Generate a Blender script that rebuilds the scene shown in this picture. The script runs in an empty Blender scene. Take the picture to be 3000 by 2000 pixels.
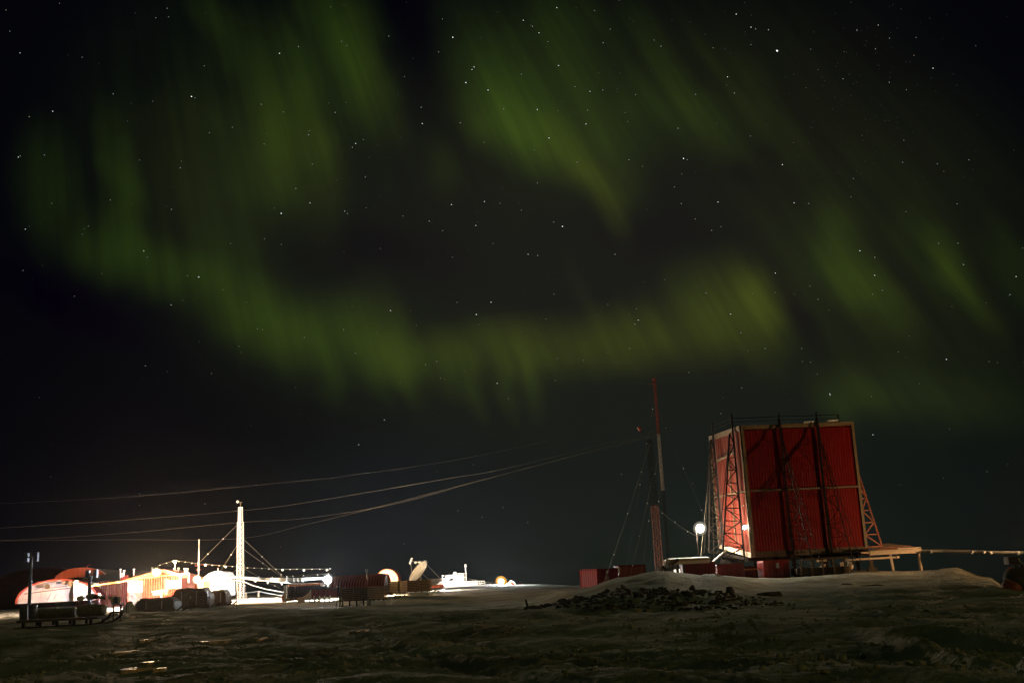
import bpy, bmesh, math, random
from mathutils import Vector, Matrix, noise
PI = math.pi
sc = bpy.context.scene
col = sc.collection
rnd = random.Random(7)

# ---------------------------------------------------------------- camera
FPX, PXW, PXH = 3300.0, 3000.0, 2000.0
ROLL = math.radians(2.9)
HOR_Y = 1715.0
PITCH = math.atan((HOR_Y - 1000) * math.cos(ROLL) / FPX)
EYE = Vector((0, 0, 1.6))
_F = Vector((0, math.cos(PITCH), math.sin(PITCH)))
_R0 = Vector((1, 0, 0)); _U0 = Vector((0, -math.sin(PITCH), math.cos(PITCH)))
_R = math.cos(ROLL) * _R0 - math.sin(ROLL) * _U0
_U = math.sin(ROLL) * _R0 + math.cos(ROLL) * _U0
cd = bpy.data.cameras.new('camera'); cam = bpy.data.objects.new('camera', cd); col.objects.link(cam)
cd.sensor_width = 36; cd.lens = FPX / PXW * 36; cd.clip_start = 0.1; cd.clip_end = 120000
m = Matrix.Identity(4)
for i in range(3):
    m[i][0] = _R[i]; m[i][1] = _U[i]; m[i][2] = -_F[i]; m[i][3] = EYE[i]
cam.matrix_world = m
sc.camera = cam

def ray(px, py):
    return _F + _R * ((px - PXW / 2) / FPX) + _U * ((PXH / 2 - py) / FPX)
def P(px, py, Y):
    """the point seen at photo pixel (px, py) whose distance ahead is Y metres"""
    d = ray(px, py)
    return EYE + d * (Y / d.y)

# ---------------------------------------------------------------- render settings
sc.render.engine = 'CYCLES'
sc.view_settings.view_transform = 'Standard'; sc.view_settings.look = 'None'
sc.view_settings.exposure = 0; sc.view_settings.gamma = 1
try:
    sc.cycles.use_denoising = True
    sc.cycles.denoiser = 'OPENIMAGEDENOISE'
    sc.cycles.use_light_tree = True
    sc.cycles.max_bounces = 6; sc.cycles.volume_bounces = 0
    sc.cycles.sample_clamp_indirect = 3.0
    sc.cycles.caustics_reflective = False; sc.cycles.caustics_refractive = False
except Exception as e:
    print(e)

# ---------------------------------------------------------------- world: night sky with aurora
w = bpy.data.worlds.new('World'); sc.world = w; w.use_nodes = True
nt = w.node_tree; nt.nodes.clear()
def N(t, **k):
    n = nt.nodes.new(t)
    for a, b in k.items(): setattr(n, a, b)
    return n
def L(a, b): nt.links.new(a, b)
def mth(op, a, b=None, c=None, clamp=False):
    n = N('ShaderNodeMath', operation=op, use_clamp=clamp)
    for i, v in enumerate((a, b, c)):
        if v is None: continue
        if isinstance(v, (int, float)): n.inputs[i].default_value = v
        else: L(v, n.inputs[i])
    return n.outputs[0]
out = N('ShaderNodeOutputWorld'); bg = N('ShaderNodeBackground')
tc = N('ShaderNodeTexCoord'); sep = N('ShaderNodeSeparateXYZ'); L(tc.outputs['Generated'], sep.inputs[0])
ymax = mth('MAXIMUM', sep.outputs['Y'], 0.08)
uu = mth('DIVIDE', sep.outputs['X'], ymax)
vv = mth('DIVIDE', mth('MAXIMUM', sep.outputs['Z'], -0.03), ymax)
cmb = N('ShaderNodeCombineXYZ'); L(uu, cmb.inputs[0]); L(vv, cmb.inputs[1]); UV = cmb.outputs[0]
def uvof(px, py):
    d = ray(px, py); return Vector((d.x / d.y, d.z / d.y))
# coordinates below were read on a 2352 px wide view of the photograph
K = 3000 / 2352
ZEN = (16 * K, -2090 * K)                       # magnetic zenith, where the auroral rays converge
cz = uvof(*ZEN)
du = mth('SUBTRACT', uu, cz.x); dv = mth('SUBTRACT', vv, cz.y)
ang = mth('ARCTAN2', du, mth('MULTIPLY', dv, -1.0))
rad = mth('SQRT', mth('ADD', mth('MULTIPLY', du, du), mth('MULTIPLY', dv, dv)))
cs = N('ShaderNodeCombineXYZ'); L(mth('MULTIPLY', ang, 88.0), cs.inputs[0]); L(mth('MULTIPLY', rad, 3.2), cs.inputs[1])
ns = N('ShaderNodeTexNoise'); ns.inputs['Scale'].default_value = 1.0; ns.inputs['Detail'].default_value = 4.0
ns.inputs['Roughness'].default_value = 0.55
L(cs.outputs[0], ns.inputs['Vector'])
cs2 = N('ShaderNodeCombineXYZ'); L(mth('MULTIPLY', ang, 17.0), cs2.inputs[0]); L(mth('MULTIPLY', rad, 6.0), cs2.inputs[1]); cs2.inputs[2].default_value = 4.4
ns2 = N('ShaderNodeTexNoise'); ns2.inputs['Scale'].default_value = 1.0; ns2.inputs['Detail'].default_value = 2.0
L(cs2.outputs[0], ns2.inputs['Vector'])
# slight warp of the chart so that no edge is a clean ellipse
wn = N('ShaderNodeTexNoise'); wn.inputs['Scale'].default_value = 11.0; wn.inputs['Detail'].default_value = 2.0
L(UV, wn.inputs['Vector'])
wsub = N('ShaderNodeVectorMath', operation='SUBTRACT'); L(wn.outputs['Color'], wsub.inputs[0]); wsub.inputs[1].default_value = (0.5, 0.5, 0.5)
wm = N('ShaderNodeVectorMath', operation='MULTIPLY_ADD'); L(wsub.outputs[0], wm.inputs[0]); wm.inputs[1].default_value = (0.045, 0.045, 0); L(UV, wm.inputs[2])
UVW = wm.outputs[0]

def blob(prev, x, y, direc, hl, hw, rgb, coord):
    """soft elongated patch: centre, axis (dx, dy down), half length, half width in view pixels"""
    c = uvof(x * K, y * K)
    dl = Vector(direc).normalized() * 20
    a = uvof((x + dl[0]) * K, (y + dl[1]) * K) - c
    s = a.length / 20
    mp = N('ShaderNodeMapping', vector_type='TEXTURE'); L(coord, mp.inputs['Vector'])
    mp.inputs['Location'].default_value = (c.x, c.y, 0)
    mp.inputs['Rotation'].default_value = (0, 0, math.atan2(a.y, a.x))
    mp.inputs['Scale'].default_value = (hl * s * 1.12, hw * s * 1.12, 1)
    g = N('ShaderNodeTexGradient', gradient_type='SPHERICAL'); L(mp.outputs[0], g.inputs[0])
    r = N('ShaderNodeMapRange', interpolation_type='SMOOTHSTEP'); L(g.outputs['Fac'], r.inputs['Value'])
    v = N('ShaderNodeVectorMath', operation='MULTIPLY_ADD'); L(r.outputs[0], v.inputs[0]); v.inputs[1].default_value = rgb
    if prev is None: v.inputs[2].default_value = (0, 0, 0)
    else: L(prev, v.inputs[2])
    return v.outputs[0]
G1 = (.0125, .0260, .0012); G2 = (.0175, .0270, .0012); G3 = (.0235, .0300, .0012); DK = (.0110, .0150, .0018)
def sc3(c, k): return tuple(i * k for i in c)
AUR = [
 (965,150,(.36,1),330,95,(-.0026,-.0034,-.0010)), (700,80,(.45,1),170,30,(-.003,-.006,-.0002)), (830,560,(1,.1),330,120,(-.0022,-.0036,-.0004)), (1500,520,(1,.3),330,130,(-.0022,-.0036,-.0004)), (1640,330,(.8,1),140,40,(-.003,-.006,-.0002)), (1830,720,(.6,1),190,42,(-.003,-.006,-.0002)), (200,700,(1,.45),330,90,(-.0010,-.0022,0)),
 (560,300,(.35,1),480,520,(.0040,.0066,.0008)), (1330,230,(.5,1),380,560,(.0038,.0056,.0006)), (1950,600,(.6,1),420,620,(.0044,.0064,.0005)),
 (2250,850,(1,0),500,300,(.0030,.0052,.0006)), (900,800,(1,.25),700,230,(.0032,.0060,.0008)), (1900,250,(.8,1),500,420,(.0030,.0036,.0004)),
 # x, y, axis, half length, half width, colour
 (775,130,(.36,1),250,135,sc3(G1,.85)), (840,170,(.38,1),210,70,sc3(G2,.40)), 
 (690,370,(.40,1),230,105,sc3(G2,.80)), (735,330,(.42,1),190,55,sc3(G2,.40)), (640,220,(.40,1),250,90,sc3(G1,.45)),
 (505,70,(.45,1),190,55,sc3(G1,.40)), (590,400,(.36,1),190,130,sc3(G1,.40)),
 (480,430,(.35,1),260,200,sc3(DK,.60)), (110,420,(.18,1),190,95,sc3(G1,.42)),
 (275,430,(.2,1),230,50,sc3(G1,.60)), 
 (240,550,(.5,1),120,90,sc3(G1,.50)), (330,600,(1,.5),220,90,sc3(G1,.50)), (430,650,(1,.5),200,95,sc3(G1,.40)),
 (540,640,(.5,1),190,100,sc3(G1,.70)), (590,720,(1,.5),230,100,sc3(G2,.55)), (730,750,(1,.25),260,130,sc3(G1,.60)),
 (720,780,(.4,1),150,90,sc3(G2,.35)), (830,760,(.35,1),170,60,sc3(G2,.45)), (900,770,(.4,1),190,75,sc3(G2,.60)),
 (1000,820,(1,.2),260,95,sc3(G2,.50)), (950,800,(.4,1),120,40,sc3(G2,.3)), (1180,800,(1,0),380,95,sc3(G3,.62)),
 (1430,770,(1,-.1),380,105,sc3(G3,.60)), (1600,730,(1,-.15),260,130,sc3(G3,.70)), (1700,700,(.55,1),170,110,sc3(G3,.75)),
 (1590,670,(.5,1),110,70,sc3(G2,.30)), (1760,720,(.6,1),150,55,sc3(G3,.35)), (1740,800,(.6,1),120,55,sc3(G3,.3)),
 (745,850,(.35,1),120,42,sc3(G1,.40)), (860,850,(.35,1),110,34,sc3(G1,.35)), (920,850,(.35,1),90,30,sc3(G2,.35)),
 (1070,870,(.4,1),130,38,sc3(G2,.60)), (1165,880,(.35,1),110,34,sc3(G2,.45)), (1215,875,(.3,1),110,28,sc3(G2,.50)), (1010,850,(.4,1),100,34,sc3(G2,.35)),
 (1930,590,(.5,1),170,120,sc3(G1,.50)), (1970,640,(.6,1),190,90,sc3(G2,.70)), (2050,700,(.7,1),150,60,sc3(G2,.35)),
 (2150,590,(.7,1),170,90,sc3(G1,.50)), (2215,650,(.75,1),180,52,sc3(G2,.85)), (2330,620,(.6,1),150,70,sc3(G1,.35)),
 (1950,920,(1,.2),140,85,sc3(G2,.50)), (2150,910,(1,.1),300,110,sc3(DK,.55)), 
 (1120,160,(.35,1),260,110,sc3(G1,.55)), (1190,280,(.6,1),180,120,sc3(G1,.60)), (1290,230,(.55,1),300,240,sc3(G1,.60)),
 (1230,330,(1,.45),260,110,sc3(G2,.50)), (1320,370,(.8,1),200,75,sc3(G3,.55)), (1385,440,(.62,1),150,55,sc3(G3,.70)),
 (1400,350,(.6,1),190,100,sc3(G2,.50)), (1530,270,(1,.05),260,130,sc3(G1,.50)), (1590,240,(.7,1),200,75,sc3(G2,.40)),
 (1300,60,(.6,1),170,110,sc3(G1,.45)), (1530,150,(.75,1),260,50,sc3(G1,.30)), (1720,210,(.85,1),260,70,sc3(G2,.30)),
 (1015,385,(.5,1),110,50,sc3(G2,.40)), (1350,700,(.55,1),160,30,sc3(DK,.35)),
 
]
acc = None
for b in AUR: acc = blob(acc, *b, coord=UVW)
stk = N('ShaderNodeMapRange'); L(ns.outputs['Fac'], stk.inputs['Value'])
stk.inputs['From Min'].default_value = .34; stk.inputs['From Max'].default_value = .66
stk.inputs['To Min'].default_value = .76; stk.inputs['To Max'].default_value = 1.20
stk2 = N('ShaderNodeMapRange'); L(ns2.outputs['Fac'], stk2.inputs['Value'])
stk2.inputs['From Min'].default_value = .32; stk2.inputs['From Max'].default_value = .68
stk2.inputs['To Min'].default_value = .72; stk2.inputs['To Max'].default_value = 1.22
sk = mth('MULTIPLY', mth('MULTIPLY', stk.outputs[0], stk2.outputs[0]), .90)
am = N('ShaderNodeVectorMath', operation='SCALE'); L(acc, am.inputs[0]); L(sk, am.inputs['Scale'])
acc2 = am.outputs[0]
BASE = [
 (1450,560,(1,0),1300,800,(.0030,.0030,.0018)), (1500,1150,(1,0),1200,700,(.0028,.0032,.0020)),  # the unlit night sky: navy at the left, browner high up, blue-green towards the horizon
 (1250,520,(1,0),1150,620,(.0052,.0049,.0034)), (1500,700,(1,0),1500,420,(.0016,.0018,.0008)),
 (1450,1290,(1,0),1250,520,(.0040,.0052,.0038)), (1500,1350,(1,0),1300,300,(.0022,.0030,.0012)),
 (2050,1150,(1,0),900,380,(.0004,.0022,.0014)), (940,1250,(0,1),330,420,(.0040,.0042,.0062)),
]
b0 = acc2
for b in BASE: b0 = blob(b0, *b, coord=UV)
ov = N('ShaderNodeMapRange', interpolation_type='SMOOTHSTEP'); L(sep.outputs['Y'], ov.inputs['Value'])   # aurora overhead and behind
ov.inputs['From Min'].default_value = .66; ov.inputs['From Max'].default_value = .15
ov2 = N('ShaderNodeVectorMath', operation='MULTIPLY_ADD'); L(ov.outputs[0], ov2.inputs[0]); ov2.inputs[1].default_value = (.0085, .0130, .0030); L(b0, ov2.inputs[2])
fin = N('ShaderNodeVectorMath', operation='ADD'); L(ov2.outputs[0], fin.inputs[0]); fin.inputs[1].default_value = (.0011, .0012, .0026)
L(fin.outputs[0], bg.inputs['Color']); bg.inputs['Strength'].default_value = 1.0
L(bg.outputs[0], out.inputs['Surface'])
w.cycles.sampling_method = 'MANUAL'; w.cycles.sample_map_resolution = 256

# faint, broad light over the whole scene (fill light added low behind the camera's right shoulder)
sd = bpy.data.lights.new('sun', 'SUN'); so = bpy.data.objects.new('sun', sd); col.objects.link(so)
sd.energy = 0.11; sd.angle = math.radians(4); sd.color = (1.0, .70, .20)
SUN_AZ, SUN_EL = math.radians(118), math.radians(9)     # azimuth clockwise from straight ahead
_s = Vector((math.sin(SUN_AZ) * math.cos(SUN_EL), math.cos(SUN_AZ) * math.cos(SUN_EL), math.sin(SUN_EL)))
so.rotation_euler = _s.to_track_quat('Z', 'Y').to_euler()

# ---------------------------------------------------------------- materials
MATS = {}
def mat(name, rgb, rough=.6, metal=0, var=.25, scale=3.0, bump=0.0, bscale=20.0, stretch=(1, 1, 1), rgb2=None, coat=0, spec=.5):
    if name in MATS: return MATS[name]
    mm = bpy.data.materials.new(name); mm.use_nodes = True; t = mm.node_tree
    bs = t.nodes['Principled BSDF']; bs.inputs['Roughness'].default_value = rough; bs.inputs['Metallic'].default_value = metal; bs.inputs['Specular IOR Level'].default_value = spec
    co = t.nodes.new('ShaderNodeTexCoord'); mp = t.nodes.new('ShaderNodeMapping'); mp.inputs['Scale'].default_value = stretch
    t.links.new(co.outputs['Object'], mp.inputs[0])
    n = t.nodes.new('ShaderNodeTexNoise'); n.inputs['Scale'].default_value = scale; n.inputs['Detail'].default_value = 5
    t.links.new(mp.outputs[0], n.inputs['Vector'])
    cr = t.nodes.new('ShaderNodeValToRGB'); t.links.new(n.outputs['Fac'], cr.inputs[0])
    c2 = rgb2 if rgb2 else tuple(min(1, c * (1 + var)) for c in rgb)
    c1 = tuple(c * (1 - var) for c in rgb)
    cr.color_ramp.elements[0].position = .35; cr.color_ramp.elements[0].color = (*c1, 1)
    cr.color_ramp.elements[1].position = .68; cr.color_ramp.elements[1].color = (*c2, 1)
    t.links.new(cr.outputs[0], bs.inputs['Base Color'])
    if coat: bs.inputs['Coat Weight'].default_value = coat
    if bump:
        nb = t.nodes.new('ShaderNodeTexNoise'); nb.inputs['Scale'].default_value = bscale; nb.inputs['Detail'].default_value = 5
        t.links.new(mp.outputs[0], nb.inputs['Vector'])
        bb = t.nodes.new('ShaderNodeBump'); bb.inputs['Strength'].default_value = bump; bb.inputs['Distance'].default_value = .05
        t.links.new(nb.outputs['Fac'], bb.inputs['Height']); t.links.new(bb.outputs[0], bs.inputs['Normal'])
    MATS[name] = mm; return mm
def emit(name, rgb, k):
    if name in MATS: return MATS[name]
    mm = bpy.data.materials.new(name); mm.use_nodes = True; t = mm.node_tree; t.nodes.clear()
    e = t.nodes.new('ShaderNodeEmission'); o = t.nodes.new('ShaderNodeOutputMaterial')
    e.inputs[0].default_value = (*rgb, 1); e.inputs[1].default_value = k; t.links.new(e.outputs[0], o.inputs[0])
    MATS[name] = mm; return mm
RED = mat('red_cladding', (.20, .005, .004), .45, 0, .25, 1.2, .15, 6, (1, 1, .12))
REDP = mat('red_paint_frosted', (.135, .0016, .0016), .55, 0, .18, 4.0, .3, 9, (3, 3, .25), rgb2=(.165, .0045, .004), spec=.08)
REDF = mat('red_side_panel', (.125, .012, .006), .45, 0, .15, 3.0, .22, 4, (3, 3, .3), rgb2=(.17, .022, .011), spec=.12)
FROST = mat('frosted_red_wall', (.17, .035, .022), .5, 0, .3, 4.0, .3, 9, (2.5, 2.5, .2), rgb2=(.34, .12, .09))
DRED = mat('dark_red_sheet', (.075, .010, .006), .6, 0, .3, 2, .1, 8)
def streaks(mm, rgb, lo, hi, sc_=5.0):
    t = mm.node_tree; bs = t.nodes['Principled BSDF']; lk = bs.inputs['Base Color'].links[0]; src = lk.from_socket
    co = t.nodes.new('ShaderNodeTexCoord'); mp = t.nodes.new('ShaderNodeMapping'); mp.inputs['Scale'].default_value = (2.2, 2.2, .10)
    n = t.nodes.new('ShaderNodeTexNoise'); n.inputs['Scale'].default_value = sc_; n.inputs['Detail'].default_value = 4; n.inputs['Roughness'].default_value = .7
    t.links.new(co.outputs['Object'], mp.inputs[0]); t.links.new(mp.outputs[0], n.inputs['Vector'])
    r_ = t.nodes.new('ShaderNodeMapRange'); t.links.new(n.outputs['Fac'], r_.inputs['Value']); r_.inputs['From Min'].default_value = lo; r_.inputs['From Max'].default_value = hi
    mx = t.nodes.new('ShaderNodeMix'); mx.data_type = 'RGBA'; t.links.new(r_.outputs[0], mx.inputs['Factor']); t.links.new(src, mx.inputs['A']); mx.inputs['B'].default_value = (*rgb, 1)
    t.links.new(mx.outputs['Result'], bs.inputs['Base Color'])
streaks(REDP, (.26, .06, .035), .60, .74); streaks(REDF, (.30, .12, .09), .56, .70); streaks(RED, (.10, .01, .008), .52, .70); streaks(FROST, (.50, .36, .32), .58, .70)
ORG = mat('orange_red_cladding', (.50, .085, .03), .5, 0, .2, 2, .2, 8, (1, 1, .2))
BEI = mat('beige_trim', (.135, .085, .04), .6, 0, .2, 4, .2, 20)
STEEL = mat('dark_steel', (.018, .013, .010), .8, .0, .3, 6, spec=.1)
GALV = mat('galvanised_steel', (.45, .43, .40), .42, .6, .2, 6)
RSTEEL = mat('red_lead_steel', (.28, .075, .035), .55, .1, .25, 6)
MWHITE = mat('white_mast_paint', (.72, .70, .66), .5, 0, .12, 6)
MREDF = mat('faded_red_mast_paint', (.20, .035, .02), .6, 0, .2, 6)
MWHF = mat('faded_white_mast_paint', (.34, .31, .26), .6, 0, .2, 6)
MRED = mat('red_mast_paint', (.34, .05, .03), .5, 0, .15, 6)
WOOD = mat('weathered_timber', (.30, .19, .08), .8, 0, .35, 5, .4, 30, (1, 1, 6))
PWOOD = mat('pale_timber', (.62, .47, .34), .75, 0, .2, 5, .3, 25, (1, 6, 6))
DWOOD = mat('dark_timber', (.075, .050, .030), .85, 0, .3, 5, .4, 30)
WHITE = mat('white_paint', (.74, .73, .70), .5, 0, .08, 3)
BLACK = mat('black_rubber', (.025, .025, .027), .7, 0, .3, 5)
TARP = mat('dark_tarpaulin', (.06, .05, .045), .7, 0, .35, 3, .6, 6)
GREY = mat('grey_paint', (.24, .24, .25), .5, 0, .2, 4)
BLUEG = mat('blue_grey_metal', (.10, .12, .20), .35, .6, .2, 4)
TANK = mat('olive_tank_paint', (.17, .16, .10), .5, 0, .25, 4)
CABLE = mat('cable_sheath', (.24, .20, .14), .5, .2, .2, 4)
CYL = mat('gas_cylinder_paint', (.05, .055, .07), .35, .1, .3, 4)
ORC = mat('orange_cap_paint', (.62, .20, .07), .45, 0, .15, 4)
YEL = mat('yellow_pipe_paint', (.70, .42, .05), .5, 0, .12, 4)
GLASSD = mat('dark_glass', (.02, .022, .025), .08, 0, .2, 4)

def snowmat(name, c1, c2, rough, bstr, s1=1.3, s2=9.0, gloss=.3):
    mm = bpy.data.materials.new(name); mm.use_nodes = True; t = mm.node_tree; bs = t.nodes['Principled BSDF']
    co = t.nodes.new('ShaderNodeTexCoord')
    n = t.nodes.new('ShaderNodeTexNoise'); n.inputs['Scale'].default_value = .22; n.inputs['Detail'].default_value = 7; n.inputs['Roughness'].default_value = .62
    t.links.new(co.outputs['Object'], n.inputs['Vector'])
    cr = t.nodes.new('ShaderNodeValToRGB'); t.links.new(n.outputs['Fac'], cr.inputs[0])
    cr.color_ramp.elements[0].position = .34; cr.color_ramp.elements[0].color = (*c1, 1)
    cr.color_ramp.elements[1].position = .62; cr.color_ramp.elements[1].color = (*c2, 1)
    t.links.new(cr.outputs[0], bs.inputs['Base Color'])
    bs.inputs['Roughness'].default_value = rough; bs.inputs['Specular IOR Level'].default_value = gloss
    a = t.nodes.new('ShaderNodeTexNoise'); a.inputs['Scale'].default_value = s1; a.inputs['Detail'].default_value = 6; a.inputs['Roughness'].default_value = .6
    b = t.nodes.new('ShaderNodeTexNoise'); b.inputs['Scale'].default_value = s2; b.inputs['Detail'].default_value = 4
    mpn = t.nodes.new('ShaderNodeMapping'); mpn.inputs['Rotation'].default_value = (0, 0, .35); mpn.inputs['Scale'].default_value = (1, .75, 1)
    t.links.new(co.outputs['Object'], mpn.inputs[0]); t.links.new(mpn.outputs[0], a.inputs['Vector']); t.links.new(co.outputs['Object'], b.inputs['Vector'])
    b1 = t.nodes.new('ShaderNodeBump'); b1.inputs['Distance'].default_value = .5; b1.inputs['Strength'].default_value = bstr
    b2 = t.nodes.new('ShaderNodeBump'); b2.inputs['Distance'].default_value = .07; b2.inputs['Strength'].default_value = .8
    t.links.new(a.outputs['Fac'], b1.inputs['Height']); t.links.new(b.outputs['Fac'], b2.inputs['Height'])
    t.links.new(b1.outputs[0], b2.inputs['Normal']); t.links.new(b2.outputs[0], bs.inputs['Normal'])
    return mm
SNOW = snowmat('wind_packed_snow', (.26, .24, .17), (.56, .54, .46), .9, .75, gloss=.06)
SNOWW = snowmat('clean_snow', (.70, .69, .67), (.82, .81, .80), .75, .5, 2.5, 12, .15)
ICE = mat('orange_lit_ice', (.78, .55, .38), .42, 0, .25, 3, .35, 7)  # orange lamp light on the ice is put into the base colour
ROCK = mat('dark_rock', (.075, .060, .048), .85, 0, .6, 2, .8, 7)

# ---------------------------------------------------------------- mesh builder
class MB:
    def __init__(s): s.v = []; s.f = []
    def add(s, vs, fs):
        o = len(s.v); s.v += [tuple(p) for p in vs]; s.f += [tuple(i + o for i in f) for f in fs]; return s
    def box(s, x0, x1, y0, y1, z0, z1):
        return s.add([(x, y, z) for z in (z0, z1) for y in (y0, y1) for x in (x0, x1)],
                     [(0, 2, 3, 1), (4, 5, 7, 6), (0, 1, 5, 4), (2, 6, 7, 3), (0, 4, 6, 2), (1, 3, 7, 5)])
    def hexa(s, c8):   # 4 bottom points then 4 top, both counter clockwise
        return s.add(c8, [(3, 2, 1, 0), (4, 5, 6, 7), (0, 1, 5, 4), (1, 2, 6, 5), (2, 3, 7, 6), (3, 0, 4, 7)])
    def beam(s, p, q, a, b=None, up=(0, 0, 1)):
        b = b or a; p = Vector(p); q = Vector(q); d = (q - p).normalized(); u = Vector(up)
        if abs(d.dot(u)) > .97: u = Vector((1, 0, 0))
        x = d.cross(u).normalized() * a / 2; y = x.normalized().cross(d) * b / 2
        return s.add([p - x - y, p + x - y, p + x + y, p - x + y, q - x - y, q + x - y, q + x + y, q - x + y],
                     [(0, 1, 2, 3), (7, 6, 5, 4), (0, 4, 5, 1), (1, 5, 6, 2), (2, 6, 7, 3), (3, 7, 4, 0)])
    def tube(s, pts, r, n=6, r2=None, cap=True):
        pts = [Vector(p) for p in pts]; vs = []; fs = []; m_ = len(pts)
        for i, p in enumerate(pts):
            d = (pts[min(i + 1, m_ - 1)] - pts[max(i - 1, 0)]).normalized()
            u = Vector((0, 0, 1)) if abs(d.z) < .9 else Vector((1, 0, 0))
            x = d.cross(u).normalized(); y = x.cross(d)
            rr = r if r2 is None else r + (r2 - r) * i / (m_ - 1)
            for k in range(n):
                a = 2 * PI * k / n; vs.append(p + (x * math.cos(a) + y * math.sin(a)) * rr)
        for i in range(m_ - 1):
            for k in range(n):
                k2 = (k + 1) % n; fs.append((i * n + k, (i + 1) * n + k, (i + 1) * n + k2, i * n + k2))
        if cap: fs.append(tuple(range(n))); fs.append(tuple(reversed(range((m_ - 1) * n, m_ * n))))
        return s.add(vs, fs)
    def ball(s, c, r, n=10, sq=(1, 1, 1)):
        vs = []; fs = []; h = n // 2; c = Vector(c)
        for i in range(1, h):
            t = PI * i / h
            for k in range(n):
                a = 2 * PI * k / n; vs.append(c + Vector((math.sin(t) * math.cos(a) * sq[0], math.sin(t) * math.sin(a) * sq[1], math.cos(t) * sq[2])) * r)
        top = len(vs); vs += [c + Vector((0, 0, r * sq[2])), c - Vector((0, 0, r * sq[2]))]
        for i in range(h - 2):
            for k in range(n):
                k2 = (k + 1) % n; fs.append((i * n + k, (i + 1) * n + k, (i + 1) * n + k2, i * n + k2))
        for k in range(n):
            k2 = (k + 1) % n; fs.append((top, k, k2)); fs.append((top + 1, (h - 2) * n + k2, (h - 2) * n + k))
        return s.add(vs, fs)
    def prof(s, O, sd_, dd, pts, L_):
        """closed profile pts (s, z) in the plane of sd_, extruded along dd by L_"""
        O = Vector(O); sd_ = Vector(sd_).normalized(); dd = Vector(dd).normalized(); n = len(pts)
        a = [O + sd_ * p[0] + Vector((0, 0, p[1])) for p in pts]; b = [p + dd * L_ for p in a]
        return s.add(a + b, [tuple(range(n)), tuple(reversed(range(n, 2 * n)))] + [(i, n + i, n + (i + 1) % n, (i + 1) % n) for i in range(n)])
    def build(s, name, mt, parent=None, bevel=0, smooth=False):
        me = bpy.data.meshes.new(name)
        off = parent_world(parent)
        me.from_pydata([Vector(p) - off for p in s.v], [], s.f); me.materials.append(mt)
        bm = bmesh.new(); bm.from_mesh(me); bmesh.ops.recalc_face_normals(bm, faces=bm.faces[:]); bm.to_mesh(me); bm.free()
        if smooth:
            for p in me.polygons: p.use_smooth = True
        o = bpy.data.objects.new(name, me); col.objects.link(o)
        if parent: o.parent = parent
        if bevel:
            b = o.modifiers.new('bevel', 'BEVEL'); b.width = bevel; b.segments = 2; b.limit_method = 'ANGLE'
        return o
def parent_world(p):
    v = Vector((0, 0, 0))
    while p is not None: v = v + Vector(p.location); p = p.parent
    return v
def tag(o, label=None, cat=None, group=None, kind=None):
    if label: o['label'] = label
    if cat: o['category'] = cat
    if group: o['group'] = group
    if kind: o['kind'] = kind
    return o
def thing(name, loc, label, cat, group=None):
    o = bpy.data.objects.new(name, None); col.objects.link(o); o.location = loc; o.empty_display_size = .3
    return tag(o, label, cat, group)
def copy_tree(o, parent=None):
    c = o.copy(); col.objects.link(c)
    if parent: c.parent = parent
    for ch in [x for x in o.children]: copy_tree(ch, c)
    return c
def one(name, mb, mt, label, cat, group=None, kind=None, smooth=False, bevel=0):
    o = mb.build(name, mt, None, bevel, smooth)
    # put the origin at the thing's base
    xs = [v.co for v in o.data.vertices]; c = Vector((sum(v.x for v in xs) / len(xs), sum(v.y for v in xs) / len(xs), min(v.z for v in xs)))
    o.data.transform(Matrix.Translation(-c)); o.location = c
    return tag(o, label, cat, group, kind)
def lerp(a, b, t): return Vector(a).lerp(Vector(b), t)
def sag(a, b, s_, n=14):
    a = Vector(a); b = Vector(b)
    return [a.lerp(b, i / n) - Vector((0, 0, 4 * s_ * (i / n) * (1 - i / n))) for i in range(n + 1)]
def truss(mb, a0, a1, b0, b1, n, r, rc=None, cross=False):
    rc = rc or r * 1.5
    mb.beam(a0, a1, rc * 2); mb.beam(b0, b1, rc * 2)
    for i in range(n + 1):
        pa = lerp(a0, a1, i / n); pb = lerp(b0, b1, i / n); mb.beam(pa, pb, r * 2)
        if i < n:
            na = lerp(a0, a1, (i + 1) / n); nb = lerp(b0, b1, (i + 1) / n)
            if cross: mb.beam(pa, nb, r * 2); mb.beam(pb, na, r * 2)
            elif i % 2: mb.beam(pa, nb, r * 2)
            else: mb.beam(pb, na, r * 2)
def lattice(mb, base, top, w0, w1, n, r, rot=.3, rc=None):
    base = Vector(base); top = Vector(top); rc = rc or r * 1.5
    def c(t, k):
        wd = (w0 + (w1 - w0) * t) / 2 * 1.414; a = rot + k * PI / 2
        return base.lerp(top, t) + Vector((math.cos(a) * wd, math.sin(a) * wd, 0))
    for k in range(4):
        mb.beam(c(0, k), c(1, k), rc * 2)
        for i in range(n):
            t0, t1 = i / n, (i + 1) / n
            mb.beam(c(t0, k), c(t1, (k + 1) % 4), r * 2) if (i + k) % 2 else mb.beam(c(t0, (k + 1) % 4), c(t1, k), r * 2)
            mb.beam(c(t1, k), c(t1, (k + 1) % 4), r * 2)
def pbox(mb, x0, x1, yt, yb, Y, D, z0=None, z1=None):
    """upright box whose front face fills photo pixels x0..x1, yt..yb at distance Y, D metres deep"""
    ym = (yt + yb) / 2; xm = (x0 + x1) / 2
    X0 = P(x0, ym, Y).x; X1 = P(x1, ym, Y).x
    Z1 = P(xm, yt, Y).z if z1 is None else z1
    Z0 = P(xm, yb, Y).z if z0 is None else z0
    mb.box(X0, X1, Y, Y + D, Z0, Z1); return X0, X1, Z0, Z1

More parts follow.
